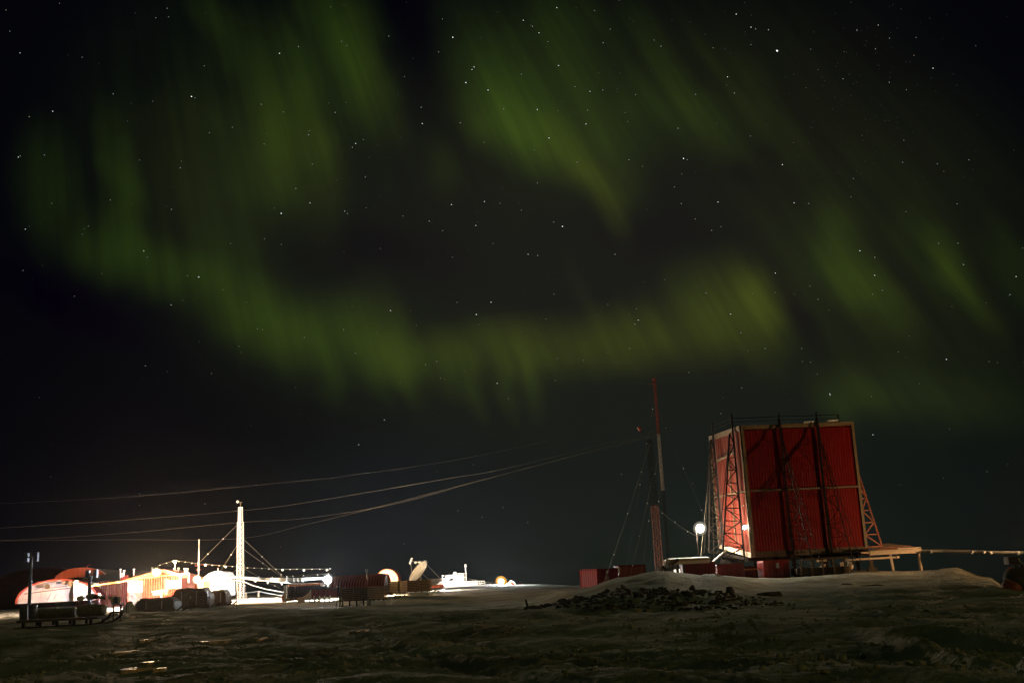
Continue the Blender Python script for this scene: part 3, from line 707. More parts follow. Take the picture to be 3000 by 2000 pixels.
t, x0, x1, z0, zt = container(2008, 2098, 1647, 1690, 86.5, 2.6, 'small red container with snow on its roof below the bright white floodlight')
mb = MB(); mb.box(x0 + .5, x1 - .3, 86.8, 88.8, zt + .021, zt + .12); mb.build('snow_cap', SNOWW, t, bevel=.04)
t, x0, x1, z0, zt = container(2103, 2182, 1651, 1690, 88.0, 2.4, 'red container in the shade under the left corner of the tall red building')
t, x0, x1, z0, zt = container(2183, 2216, 1658, 1690, 88.6, 2.0, 'narrow red crate with an orange lit board between two dark red containers', name='crate', cat='crate')
mb = MB(); mb.box(x0, x1 + .45, 88.5, 88.59, zt - .28, zt - .16); mb.build('board', ORC, t)
t, x0, x1, z0, zt = container(2240, 2316, 1640, 1694, 87.6, 2.3, 'dark red hut with a small pale window beneath the tall red building', name='hut', cat='hut')
mb = MB(); xw = P(2278, 1655, 87.6).x; zw = P(2278, 1656, 87.6).z
mb.box(xw - .12, xw + .10, 87.56, 87.595, zw - .17, zw + .2); mb.build('window', GREY, t)
# timber cradle / cargo sledge under the right half of the house
t = thing('cargo_sledge', G(2410, 1700, 86.5), 'dark timber cargo sledge loaded with beams under the right half of the tall red building', 'sledge')
a = P(2336, 1690, 86.5); b = P(2488, 1680, 86.5)
zb1 = gz(a.x + 2, 86.5)
mb = MB(); mb.box(a.x, b.x, 86.4, 88.4, zb1 + .12, zb1 + .62); mb.build('load_bed', DWOOD, t)
mb = MB()
for i in range(5):
    x = a.x + .3 + i * (b.x - a.x - .6) / 4; mb.box(x - .07, x + .07, 86.3, 86.39, zb1 + .0, zb1 + 1.15)
mb.box(a.x + .4, b.x + .05, 86.31, 86.47, zb1 + 1.16, zb1 + 1.32); mb.build('side_frame', DWOOD, t)
mb = MB()
for y in (86.5, 88.2): mb.box(a.x + .2, b.x + .1, y, y + .12, zb1 - .08, zb1 + .10)
mb.build('runner', STEEL, t)
for px_, py_, w_, h_ in ((2398, 1640, .22, .28), (2412, 1640, .5, .22), (2470, 1655, .35, .45), (2412, 1660, .35, .45)):
    c = P(px_, py_, 88.5); mb = MB(); mb.box(c.x - w_ / 2, c.x + w_ / 2, 88.45, 88.7, c.z - h_ / 2, c.z + h_ / 2)
    mb.build('bundle_end', PWOOD, t)
t = thing('valve_stand', G(2484, 1672, 87.4), 'small pale valve stand at the left end of the long horizontal pipe', 'valve')
c = P(2486, 1655, 87.4); mb = MB(); mb.beam(Vector((c.x, c.y, gz(c.x, c.y) - .1)), c + zv(.6), .12); mb.build('post', GALV, t)
mb = MB(); mb.ball(c + Vector((.1, -.1, -.05)), .24, 10, (1, .8, 1.3)); mb.build('valve_body', PWOOD, t, smooth=True)
t = tag(thing('support_pipe', P(2475, 1640, 88.2), 'long pale horizontal pipe running from the red building under the walkway', 'pipe'))
mb = MB(); mb.tube([P(2474, 1640, 88.2), P(2634, 1631, 88.6)], .085, 10); mb.build('pipe', PWOOD, t)
mb = MB(); mb.tube([P(2626, 1631.5, 88.55), P(2629, 1631.3, 88.6)], .13, 10); mb.build('flange', PWOOD, t)

# ---- walkway to the right of the house
t = thing('walkway', G(2625, 1670, 90), 'raised timber walkway on posts at the right end of the tall red building', 'walkway')
Yw = 88.9
a = P(2547, 1618, Yw); b = P(2700, 1612, Yw); zt_ = (a.z + b.z) / 2
mb = MB(); mb.box(a.x, b.x, Yw, Yw + .22, zt_ - .19, zt_ + .12); mb.build('front_beam', PWOOD, t, bevel=.02)
mb = MB(); mb.box(a.x + .1, b.x - .1, Yw + 2.6, Yw + 2.8, zt_ - .1, zt_ + .12); mb.build('rear_beam', PWOOD, t)
mb = MB()
for i in range(15):
    x = a.x + .1 + i * (b.x - a.x - .3) / 15; mb.box(x, x + .20, Yw + .05, Yw + 2.75, zt_ + .125, zt_ + .165)
mb.build('deck_boards', PWOOD, t)
mb = MB(); c = P(2630, 1606, Yw + .1); mb.box(c.x, b.x, Yw + .1, Yw + .4, zt_ + .17, zt_ + .26); mb.build('toe_board', PWOOD, t)
mb = MB(); c = P(2553, 1640, Yw); g_z = gz(c.x, Yw)
mb.box(c.x - .14, c.x + .14, Yw + .02, Yw + .2, g_z + .1, zt_ - .195); mb.box(c.x - .32, c.x + .34, Yw - .1, Yw + .4, g_z - .3, g_z + .25); mb.build('leg', DWOOD, t)
c = P(2612, 1645, Yw); c2 = P(2619, 1668, Yw); mb = MB(); mb.beam(Vector((c.x, Yw + .1, zt_ - .2)), Vector((c2.x, Yw + .1, gz(c2.x, Yw) - .2)), .24, .14); mb.build('leg', PWOOD, t)
c = P(2697, 1640, Yw); mb = MB(); mb.box(c.x - .14, c.x - .03, Yw + .03, Yw + .16, gz(c.x, Yw) - .5, zt_ - .195); mb.build('leg', DWOOD, t)
c2 = P(2706, 1675, Yw); mb = MB(); mb.beam(Vector((c.x + .02, Yw + .3, zt_ - .2)), Vector((c2.x, Yw + .3, gz(c2.x, Yw) - .4)), .22, .12); mb.build('leg', PWOOD, t)
t = thing('stair_ramp', P(2600, 1605, 92.3), 'low dark sloping ramp behind the lattice brace on the raised walkway', 'ramp')
r0 = P(2560, 1612, 92); mb = MB()
mb.prof((r0.x, 92, 0), (1, 0, 0), (0, 1, 0), [(0, zt_ + .2), (3.9, zt_ + .2), (3.9, zt_ + .24), (1.2, zt_ + .72), (0, zt_ + .66)], 1.6); mb.build('ramp_deck', DWOOD, t)
mb = MB(); mb.box(r0.x + .3, r0.x + 3.6, 91.9, 91.99, zt_ + .24, zt_ + .29); mb.box(r0.x + .5, r0.x + 3.0, 91.9, 91.99, zt_ + .38, zt_ + .43); mb.build('edge_strip', RSTEEL, t)

# ---- pipe line that leaves the walkway to the right
t = thing('pipeline', P(2800, 1613, 88), 'pair of thin pipes running right from the raised walkway out of the photograph', 'pipeline')
pts = [P(2700, 1611, 89), P(2760, 1611, 88.6), P(2850, 1613, 87.5), P(2930, 1615.5, 86.5), P(3010, 1616, 85.5), P(3200, 1610, 84), P(3500, 1596, 82)]
mb = MB(); mb.tube(pts, .055, 8); mb.build('upper_pipe', GALV, t)
mb = MB(); mb.tube([P(2704, 1616, 88.8), P(2735, 1614.5, 88.6), P(2760, 1614.5, 88.4), P(2850, 1617, 87.3), P(2930, 1619, 86.3), P(3010, 1620, 85.3), P(3200, 1614, 83.8), P(3500, 1600, 81.8)], .07, 8); mb.build('lower_pipe', GALV, t)
for i, (px, py, Y) in enumerate([(2728, 1615, 88.5), (2850, 1617, 87.2), (2885, 1618, 86.8), (2903, 1618.5, 86.6), (2985, 1620, 85.4)]):
    c = P(px, py, Y); mb = MB(); mb.tube([c - Vector((.08, 0, 0)), c + Vector((.08, 0, 0))], .12, 8); mb.build('clamp', GALV, t)
for px in (3120, 3330):
    c = P(px, 1612, 84.4); mb = MB(); mb.tube([Vector((c.x, c.y, gz(c.x, c.y) - .5)), c], .07, 8); mb.build('support', STEEL, t)

# lamp out of the picture at the right: it lights the walkway, the pipes and the brace
tl = floodlight(3110, 1588, 84, .12, (1.0, .60, .28), 9500, 'orange sodium lamp on a pole at the right, over the pipes', hood=False)
c = P(3110, 1588, 84); mb = MB(); mb.tube([c - zv(.22), c - zv(.16)], .95, 20); mb.build('light_blocker', GREY, tl)  # plate added out of view to keep the lamp's light off the snow

# ---- covered heap of gear at the far right edge
t = thing('gear_heap', G(2975, 1735, 62), 'dark heap of covered gear with orange lit patches at the right edge', 'gear heap')
def blobmesh(mb, c, r, seed, n=16, sq=(1, 1, 1), amp=.25):
    k = len(mb.v); mb.ball(c, r, n, sq); c = Vector(c)
    for i in range(k, len(mb.v)):
        p = Vector(mb.v[i]); d = (p - c); f = 1 + amp * noise.fractal(d * (1.6 / max(r, .01)) + Vector((seed, seed * 2.1, 0)), .8, 2.1, 3); mb.v[i] = tuple(c + d * f)
for c_, r_, s_, m_, nm in (((2985, 1700, 62), .85, 1, TARP, 'tarpaulin'), ((2962, 1725, 61.5), .55, 2, ORG, 'red_cover'), ((3020, 1725, 62), 1.1, 3, TARP, 'tarpaulin'), ((2968, 1678, 62.4), .42, 4, ORG, 'red_cover')):
    mb = MB(); blobmesh(mb, P(*c_), r_, s_, 18, (1, .8, .8)); mb.build(nm, m_, t, smooth=True)
mb = MB(); pbox(mb, 2955, 2992, 1629, 1652, 62.5, .7); mb.build('dark_box', BLACK, t, bevel=.03)
mb = MB(); mb.tube([P(2984, 1634, 62), P(2990, 1646, 62), P(3000, 1652, 62), P(3012, 1640, 62)], .035, 6); mb.build('strap', GALV, t)
mb = MB(); mb.tube([P(2975, 1652, 62.6), P(2978, 1690, 62.3)], .09, 8); mb.tube([P(2992, 1652, 62.8), P(3000, 1690, 62.6)], .09, 8); mb.build('prop', BLACK, t)
mb = MB(); mb.beam(P(2945, 1695, 61), P(2957, 1698, 61), .06); mb.build('rail', PWOOD, t)

# ---- red containers behind the snow slope
t = thing('shipping_container', G(1725, 1715, 160), 'rusty red shipping container nearest the centre, its end facing forward', 'container')
def cont3(t, pA, pB, pC, ztop, zbot):
    """corner points A (left), B (front corner), C (far right) in plan"""
    A_, B_, C_ = V2(pA), V2(pB), V2(pC); D_ = A_ + C_ - B_
    mb = MB(); mb.hexa([p + zv(zbot) for p in (A_, B_, C_, D_)] + [p + zv(ztop) for p in (A_, B_, C_, D_)]); mb.build('body', REDP, t)
    mb = MB()
    for p0, p1, n in ((A_, B_, 8), (B_, C_, 20)):
        d = (p1 - p0); L_ = d.length; d.normalize(); nr = Vector((d.y, -d.x, 0))
        for i in range(n):
            q0 = p0 + d * (L_ * (i + .2) / n); q1 = p0 + d * (L_ * (i + .7) / n)
            mb.hexa([q0 + zv(zbot + .2), q1 + zv(zbot + .2), q1 + nr * .05 + zv(zbot + .2), q0 + nr * .05 + zv(zbot + .2), q0 + zv(ztop - .2), q1 + zv(ztop - .2), q1 + nr * .05 + zv(ztop - .2), q0 + nr * .05 + zv(ztop - .2)])
    mb.build('corrugated_wall', RED, t)
    mb = MB()
    for p in (A_, B_, C_): mb.box(p.x - .09, p.x + .09, p.y - .09, p.y + .09, zbot, ztop + .02)
    mb.beam(A_ + zv(ztop), B_ + zv(ztop), .16); mb.beam(B_ + zv(ztop), C_ + zv(ztop), .16); mb.build('frame', REDP, t)
pA = P(1698, 1668, 163); pB = P(1749, 1669, 160); pC = P(1808, 1660, 170)
cont3(t, pA, pB, pC, P(1725, 1668, 161).z, P(1725, 1725, 161).z)
mb = MB(); c = P(1775, 1675, 164.5); mb.box(c.x - .3, c.x + .35, c.y - .35, c.y - .28, c.z - .2, c.z + .2); c = P(1776, 1692, 164.5); mb.box(c.x - .3, c.x + .35, c.y - .35, c.y - .28, c.z - .3, c.z + .25); mb.build('vent_plate', GREY, t)
t = thing('shipping_container', G(1850, 1700, 172), 'plain red shipping container, its long side half hidden by the snow slope', 'container')
cont3(t, P(1800, 1660, 176), P(1812, 1656, 172), P(1889, 1654, 174), P(1850, 1655, 172).z, P(1850, 1725, 172).z)
mb = MB(); c = P(1811, 1671, 171.7); mb.box(c.x - .3, c.x + .25, c.y - .3, c.y - .1, c.z - .5, c.z + .5); mb.build('door_plate', PWOOD, t)

# ---- masts on the right
def insul(mb, p, r=.07): mb.ball(p, r, 8)
t = thing('radio_mast', G(1960, 1680, 150), 'tall red and white lattice mast, red above and white below', 'mast')
top = P(1919, 1112, 150); basep = P(1958, 1660, 150); bx = Vector((basep.x, basep.y, gz(basep.x, 150)))
top = Vector((bx.x * .55 + top.x * .45, 150, top.z)); bx = Vector((top.x, 150, bx.z))
Hh = top.z - bx.z
z1 = P(1937, 1270, 150).z; z2 = P(1953, 1436, 150).z
mkp = lambda z: Vector((bx.x, 150, z))
mb = MB(); lattice(mb, mkp(z1), top, .28, .26, 22, .016, .3, .024); mb.build('red_section', MREDF, t)
mb = MB(); lattice(mb, mkp(z2), mkp(z1 - .05), .30, .28, 22, .018, .3, .026); mb.build('white_section', MWHF, t)
mb = MB(); lattice(mb, bx, mkp(z2 - .05), .30, .30, 28, .010, .3, .014); mb.build('dark_section', STEEL, t)
mb = MB(); mb.box(top.x - .25, top.x + .25, 149.8, 150.2, top.z, top.z + .16); mb.beam(top + Vector((-.9, 0, -.6)), top + Vector((.1, 0, -.6)), .04); mb.build('top_plate', MRED, t)
MT = top.copy()
for i, (a, b, fr) in enumerate([((1919, 1150, 150), (1820, 1640, 130), .10), ((1926, 1190, 150), (2150, 1640, 185), .08), ((1940, 1300, 150), (1870, 1640, 125), .3), ((1950, 1400, 150), (1890, 1640, 130), .5)]):
    pa = mkp(P(*a).z); pb = P(*b); pb.z = gz(pb.x, pb.y); mb = MB(); mb.tube([pa, pb], .009, 4); o = mb.build('guy_wire', CABLE, t)
    mb = MB()
    for f in ((.10, .30, .52) if i < 2 else (.25, .6)): insul(mb, lerp(pa, pb, f), .075)
    mb.build('insulator', WHITE, o)
t = thing('radio_mast', G(1936, 1680, 108), 'shorter brown lattice mast with a lit lower part left of the snowy platform', 'mast')
b1 = G(1932, 1670, 108); zt1 = P(1888, 1290, 108).z; zmid = P(1912, 1482, 108).z
mb = MB(); lattice(mb, b1, Vector((b1.x, b1.y, zmid)), .54, .48, 14, .014, .15, .030); mb.build('lower_section', RSTEEL, t)
mb = MB(); lattice(mb, Vector((b1.x, b1.y, zmid + .03)), Vector((b1.x, b1.y, zt1)), .50, .36, 16, .010, .15, .016); mb.build('upper_section', STEEL, t)
mb = MB(); c = P(1873, 1256, 108); mb.tube([Vector((b1.x, b1.y, zt1)), Vector((b1.x - .1, b1.y, zt1 + .5)), c], .02, 5); mb.build('arm', STEEL, t)
mb = MB(); mb.tube([c + Vector((-.10, 0, .20)), c + Vector((.10, 0, -.20))], .13, 12, .16); mb.build('obstruction_marker', MRED, t)
for a_, b_ in (((1893, 1300, 108), (1760, 1640, 100)), ((1905, 1400, 108), (1830, 1600, 120)), ((1915, 1480, 108), (2046, 1572, 92))):
    pa = Vector((b1.x, b1.y, P(*a_).z)); pb = P(*b_); 
    if b_[0] < 2000: pb.z = gz(pb.x, pb.y)
    mb = MB(); mb.tube(sag(pa, pb, .25, 8), .014, 4); o = mb.build('guy_wire', CABLE, t)
    mb = MB()
    for f in (.2, .5, .78): insul(mb, lerp(pa, pb, f) - zv(.2), .055)
    mb.build('insulator', WHITE, o)

# ---------------------------------------------------------------- rocks on the slope
def rock(r, seed):
    mb = MB(); mb.ball((0, 0, 0), r, 8, (1, .8, .75)); rr = random.Random(seed)
    mb.v = [tuple(Vector(v) * (1 + rr.uniform(-.32, .32))) for v in mb.v]
    me = bpy.data.meshes.new('rock'); me.from_pydata(mb.v, [], mb.f); me.materials.append(ROCK); return me
RM = [rock(1, i) for i in range(9)]
def in_rocks(px, py):
    top = 1778 - (px - 1550) * .20 if px < 1850 else (1718 + (px - 1850) * .05)
    top = max(top, 1722)
    bot = 1782 if px < 1700 else 1789
    if px > 2150: top += (px - 2150) * .16; bot -= (px - 2150) * .10
    if px < 1700: bot -= (1700 - px) * .02
    return top < py < bot
cnt = 0; tries = 0; stuffmb = MB()
while cnt < 250 and tries < 20000:
    tries += 1
    px = rnd.uniform(1560, 2330); Y = rnd.uniform(53.5, 76)
    X = P(px, 1740, Y).x; z = gz(X, Y)
    py = 1000 + 0
    rel = Vector((X, Y, z)) - EYE; d = rel.dot(_F); px2 = 1500 + FPX * rel.dot(_R) / d; py2 = 1000 - FPX * rel.dot(_U) / d
    if not in_rocks(px2, py2): continue
    if noise.noise(Vector((X * .9, Y * .5, 5))) < -.16: continue
    s_ = rnd.uniform(.045, .12) + (.17 * rnd.random() ** 7)
    if px2 > 2180: s_ *= .7
    o = bpy.data.objects.new('boulder', RM[rnd.randrange(9)]); col.objects.link(o)
    o.location = (X, Y, z + s_ * .15); o.scale = (s_ * rnd.uniform(.8, 1.6), s_, s_ * rnd.uniform(.6, 1.9)); o.rotation_euler = (rnd.uniform(-.3, .3), rnd.uniform(-.3, .3), rnd.uniform(0, 6))
    tag(o, 'dark jagged rock among many on the snow slope before the tall red building', 'rock', 'dark rocks strewn over the snow slope'); cnt += 1
tries = 0; k_ = 0
while k_ < 600 and tries < 40000:
    tries += 1
    px = rnd.uniform(1550, 2420); Y = rnd.uniform(53, 78); X = P(px, 1740, Y).x; z = gz(X, Y)
    rel = Vector((X, Y, z)) - EYE; d = rel.dot(_F); px2 = 1500 + FPX * rel.dot(_R) / d; py2 = 1000 - FPX * rel.dot(_U) / d
    if not in_rocks(px2, py2): continue
    if noise.noise(Vector((X * .45, Y * .22, 5))) < -.05 and rnd.random() < .8: continue
    r_ = rnd.uniform(.03, .09) * (1.3 if px2 < 2150 else .8)
    k0 = len(stuffmb.v); stuffmb.ball((X, Y, z + r_ * .2), r_, 6, (rnd.uniform(1, 1.8), 1, .8))
    for i in range(k0, len(stuffmb.v)): stuffmb.v[i] = tuple(Vector(stuffmb.v[i]) + Vector([rnd.uniform(-.25, .25) * r_ for _ in range(3)]))
    k_ += 1
tag(stuffmb.build('rubble', ROCK), 'small dark stones and gravel between the rocks on the snow slope', 'rubble', kind='stuff')
# single rocks further right
for px, py, Y, s_, lb in ((2480, 1714, 73, .20, 'flat dark rock alone on the snow below the cargo sledge'), (2535, 1729, 70, .26, 'dark rock half buried below the walkway legs'), (2570, 1722, 71, .22, 'small dark rock right of another one below the walkway'), (2250, 1746, 64, .45, 'large low dark rock at the right end of the rock field')):
    p = P(px, py, Y); o = bpy.data.objects.new('boulder', RM[int(px) % 9]); col.objects.link(o); o.location = (p.x, p.y, gz(p.x, p.y)); o.scale = (s_ * 1.8, s_, s_ * .6); tag(o, lb, 'rock')
# crusty lit snow patch by the red container
vs = []; fs = []; n1, n2 = 60, 30
a = P(2042, 1700, 80); b = P(2125, 1700, 80)
mb = MB()
for j in range(n2):
    for i in range(n1):
        u_, v_ = i / (n1 - 1), j / (n2 - 1); x = a.x + (b.x - a.x) * u_ + .5 * (v_ - .5); y = 76.5 + 6.5 * v_
        r = math.hypot((u_ - .5) * 2, (v_ - .5) * 2); f = max(0, 1 - r ** 3)
        vs.append((x, y, gz(x, y) - .06 + f * (.10 + .12 * abs(noise.noise(Vector((x * 3.2, y * 1.3, 0)))) + .05 * noise.noise(Vector((x * 8, y * 4, 2))))))
fs = [(j * n1 + i, j * n1 + i + 1, (j + 1) * n1 + i + 1, (j + 1) * n1 + i) for j in range(n2 - 1) for i in range(n1 - 1)]
mb.add(vs, fs); tag(mb.build('crusted_snow', SNOWW), 'rough crusted snow patch glittering in front of the red container', 'snow patch', kind='stuff')
# loose chunks of broken snow over the churned ground in front
mb = MB(); k_ = 0
while k_ < 5200:
    Y = 13 + 46 * rnd.random() ** 1.3; X = rnd.uniform(-.56, .56) * Y
    d_ = noise.noise(Vector((X * .28, Y * .16, 8))) + .6 * noise.noise(Vector((X * .9, Y * .5, 3)))
    k_ += 1
    if d_ < -.02: continue
    r_ = rnd.uniform(.018, .045) + .05 * rnd.random() ** 7; z = gz(X, Y); n0 = len(mb.v)
    mb.ball((X, Y, z + r_ * .3), r_, 6, (rnd.uniform(.9, 1.7), 1, rnd.uniform(.6, 1)))
    for i in range(n0, len(mb.v)): mb.v[i] = tuple(Vector(mb.v[i]) + Vector([rnd.uniform(-.25, .25) * r_ for _ in range(3)]))
tag(mb.build('snow_chunks', SNOW, smooth=True), 'loose chunks of broken snow scattered over the foreground', 'snow chunks', kind='stuff')
# broken post in the snow
t = thing('broken_post', G(1545, 1785, 57), 'dark broken post leaning in the snow left of the rocks', 'post')
b_ = G(1550, 1780, 57); mb = MB(); mb.beam(b_ - zv(.2), P(1540, 1755, 57), .13, .10); mb.build('post', DWOOD, t)
mb = MB(); blobmesh(mb, b_ + Vector((.15, 0, .05)), .26, 3, 12, (1.7, .8, .5), .4); mb.build('debris', ROCK, t)
# pale stones lit orange in front of the rocks
for px, Y, s_, lb in ((1868, 54.5, .16, 'orange lit round stone in front of the rock field'), (1898, 54, .11, 'small orange lit stone right of a rounder one')):
    p = G(px, 1777, Y); o = bpy.data.objects.new('stone', RM[3].copy()); o.data.materials.clear(); o.data.materials.append(PWOOD); col.objects.link(o); o.location = p + zv(.05); o.scale = (s_ * 1.4, s_, s_); tag(o, lb, 'stone')
# bare ice patches in the churned snow
def icepatch(px, py, w_, d_, seed, lb):
    r0 = ray(px, py); Y = (0 - EYE.z) / r0.z * r0.y
    for _ in range(6):
        X = r0.x / r0.y * Y; Y = (gz(X, Y) - EYE.z) / (r0.z / r0.y)
    X = r0.x / r0.y * Y; zc = gz(X, Y) + .05; mb = MB(); n = 26; ring = []
    for i in range(n):
        a_ = 2 * PI * i / n; f = .65 + .5 * noise.noise(Vector((math.cos(a_) * 1.6 + seed, math.sin(a_) * 1.6, seed)))
        ring.append(Vector((X + math.cos(a_) * w_ * f, Y + math.sin(a_) * d_ * f, zc)))
    top = [p + zv(.015) for p in ring]; bot = [p - zv(.3) for p in ring]
    mb.add(bot + top, [tuple(range(n, 2 * n))] + [(i, (i + 1) % n, n + (i + 1) % n, n + i) for i in range(n)])
    tag(mb.build('ice_patch', ICE), lb, 'ice', kind='stuff')
icepatch(625, 1880, .95, 1.1, 1, 'largest bare ice patch left of the middle of the snow')
icepatch(425, 1878, .40, .9, 2, 'small bright ice patch in the snow'); icepatch(352, 1892, .42, .6, 3, 'narrow ice patch in the snow')
icepatch(360, 1925, .9, 1.0, 4, 'wide ice patch in the snow'); icepatch(392, 1962, .55, .8, 5, 'ice patch near the lower edge')
icepatch(436, 1945, .32, .5, 6, 'small ice patch near the lower edge'); icepatch(762, 1872, .45, 1.0, 7, 'faint ice patch in the snow'); icepatch(1048, 1848, .5, 1.0, 8, 'faint ice patch in the middle of the snow')
icepatch(400, 1836, .6, 1.2, 9, 'thin ice streak in the snow'); icepatch(468, 1968, .2, .4, 10, 'tiny ice patch near the lower edge')

# ================================================================ LEFT: the station
def arc(hw, h, n=20, z0=0, cut=0.0):
    """half ellipse-like arch profile from left to right; returns (s, z) points"""
    return [(-hw * math.cos(PI * i / n), z0 + h * math.sin(PI * i / n) ** .9) for i in range(n + 1)]
def archhut(t, O, sdir, L_, hw, h, wallm, roofm, ribs=0, gable_in=.25, trim=None, z0=0, ribw=.12, n=24, edge=None):
    """arched hut: front gable at O facing away from dd; sdir along the gable"""
    sdir = Vector(sdir).normalized(); dd = Vector((-sdir.y, sdir.x, 0))
    out_ = arc(hw, h, n, z0); inn = arc(hw - .12, h - .12, n, z0)
    mb = MB(); O = Vector(O)
    mb.prof(O + dd * gable_in, sdir, dd, inn, .12); mb.build('gable_wall', wallm, t)
    mb = MB(); a = []
    for i in range(n + 1):
        for pr in (out_[i], inn[i]):
            for l_ in (0, L_): a.append(O + sdir * pr[0] + dd * l_ + zv(pr[1]))
    f = []
    for i in range(n):
        b = i * 4; c = b + 4; f += [(b, b + 1, c + 1, c), (b + 2, c + 2, c + 3, b + 3), (b, c, c + 2, b + 2), (b + 1, b + 3, c + 3, c + 1)]
    f += [(0, 2, 3, 1), (n * 4, n * 4 + 1, n * 4 + 3, n * 4 + 2)]
    mb.add(a, f); mb.build('arched_roof', roofm, t)
    if ribs:
        mb = MB(); o2 = arc(hw + .07, h + .07, n, z0)
        for k in range(ribs):
            l0 = L_ * (k + .15) / ribs; l1 = l0 + ribw; a = []
            for i in range(n + 1):
                for pr in (o2[i], out_[i]):
                    for l_ in (l0, l1): a.append(O + sdir * pr[0] + dd * l_ + zv(pr[1]))
            mb.add(a, f)
        mb.build('roof_rib', edge or roofm, t)
    if trim:
        mb = MB(); o2 = arc(hw + .04, h + .04, n, z0); i2 = arc(hw - .16, h - .16, n, z0); a = []
        for i in range(n + 1):
            for pr in (o2[i], i2[i]):
                for l_ in (-.08, -.005): a.append(O + sdir * pr[0] + dd * l_ + zv(pr[1]))
        mb.add(a, f); mb.build('edge_trim', trim, t)
    return dd

# --- great dark barrel hangar at the far left
O = G(120, 1780, 185); z0 = O.z
t = thing('hangar', O, 'large dark hangar with a low arched roof at the left edge, behind the lit huts', 'hangar')
zt = P(100, 1664, 185).z - z0; zl = P(-10, 1700, 185).z
hwid = (P(330, 1700, 185).x - P(-70, 1700, 185).x) / 2; cx = (P(330, 1700, 185).x + P(-70, 1700, 185).x) / 2
archhut(t, Vector((cx - 1, 186, z0)), (1, .0, 0), 14, hwid, zt, DRED, DRED, 26, .4)
# --- orange arched hangar front
O = G(238, 1770, 170); z0 = O.z
t = thing('arched_hangar', O, 'hangar whose arched orange front edge stands above the long red wall', 'hangar')
xa = P(158, 1705, 170).x; xb = P(312, 1690, 170).x; hw = (xb - xa) / 2 * 1.0
zt = P(245, 1661, 170).z - z0; zs_ = P(160, 1705, 170).z - z0
mb = MB(); sdir = Vector((1, .1, 0)).normalized()
n = 24; outp = [(-hw * math.cos(PI * i / n), zs_ + (zt - zs_) * math.sin(PI * i / n)) for i in range(n + 1)]
inp = [(p[0] * .93, max(zs_ - 1.0, p[1] - .95 - .5 * (1 - abs(p[0]) / hw))) for p in outp]
O2 = Vector(((xa + xb) / 2, 170, z0)); a = []; dd = Vector((-sdir.y, sdir.x, 0))
for i in range(n + 1):
    for pr in (outp[i], inp[i]):
        for l_ in (0, .9): a.append(O2 + sdir * pr[0] + dd * l_ + zv(pr[1]))
f = []
for i in range(n):
    b = i * 4; c = b + 4; f += [(b, b + 1, c + 1, c), (b + 2, c + 2, c + 3, b + 3), (b, c, c + 2, b + 2), (b + 1, b + 3, c + 3, c + 1)]
f += [(0, 2, 3, 1), (n * 4, n * 4 + 1, n * 4 + 3, n * 4 + 2)]
mb.add(a, f); mb.build('arch_fascia', ORG, t)
mb = MB(); mb.prof(O2 + dd * .91, sdir, dd, [(-hw, 0)] + [(p[0] * .98, p[1] - .05) for p in outp] + [(hw, 0)], 16); mb.build('body', DWOOD, t)
mb = MB(); c = P(255, 1667, 169.8); mb.tube([c - zv(.8), c + zv(.5)], .05, 6); mb.tube([c + zv(.5), c + Vector((.5, 0, .7))], .05, 6); mb.build('roof_pipe', MRED, t)

# --- long red wall with dark roof
t = thing('long_building', G(325, 1765, 160), 'long low red building with a dark roof and frosted wall left of the lit hut', 'building')
pa, pb = P(224, 1703, 164), P(378, 1703, 158); z0 = gz(pa.x, 160)
A_, B_ = V2(pa), V2(pb); zt = P(300, 1702, 161).z
d_ = (B_ - A_).normalized(); nr = Vector((d_.y, -d_.x, 0))
mb = MB(); mb.hexa([A_ + zv(z0 - .3), B_ + zv(z0 - .3), B_ - nr * 7 + zv(z0 - .3), A_ - nr * 7 + zv(z0 - .3), A_ + zv(zt), B_ + zv(zt), B_ - nr * 7 + zv(zt), A_ - nr * 7 + zv(zt)]); mb.build('wall', DRED, t)
mb = MB()
for i in range(26):
    q0 = A_ + (B_ - A_) * ((i + .1) / 26); q1 = A_ + (B_ - A_) * ((i + .62) / 26)
    mb.hexa([q0 + zv(z0), q1 + zv(z0), q1 + nr * .05 + zv(z0), q0 + nr * .05 + zv(z0), q0 + zv(zt - .06), q1 + zv(zt - .06), q1 + nr * .05 + zv(zt - .06), q0 + nr * .05 + zv(zt - .06)])
mb.build('wall_cladding', FROST, t)
zr = P(330, 1677, 163).z
mb = MB(); mb.hexa([A_ + nr * .25 + zv(zt + .01), B_ + nr * .25 + zv(zt + .01), B_ - nr * 7.2 + zv(zt + .01), A_ - nr * 7.2 + zv(zt + .01), A_ - nr * 2.6 + zv(zr - .15), B_ - nr * 2.6 + zv(zr), B_ - nr * 4.4 + zv(zr), A_ - nr * 4.4 + zv(zr - .15)]); mb.build('roof', BLACK, t)
for f_ in (.62, .84):
    mb = MB(); q_ = A_ + (B_ - A_) * f_ + nr * .08; mb.tube([q_ + zv(z0), q_ + zv(zt - .05)], .06, 6); mb.build('downpipe', BEI, t)
mb = MB(); c = P(268, 1722, 160); mb.prof((c.x, 159.8, c.z), (1, 0, 0), (0, 1, 0), [(-.9, -.3), (1.2, -.3), (1.0, .6), (-.4, .9)], .5); mb.build('snow_heap', SNOWW, t)
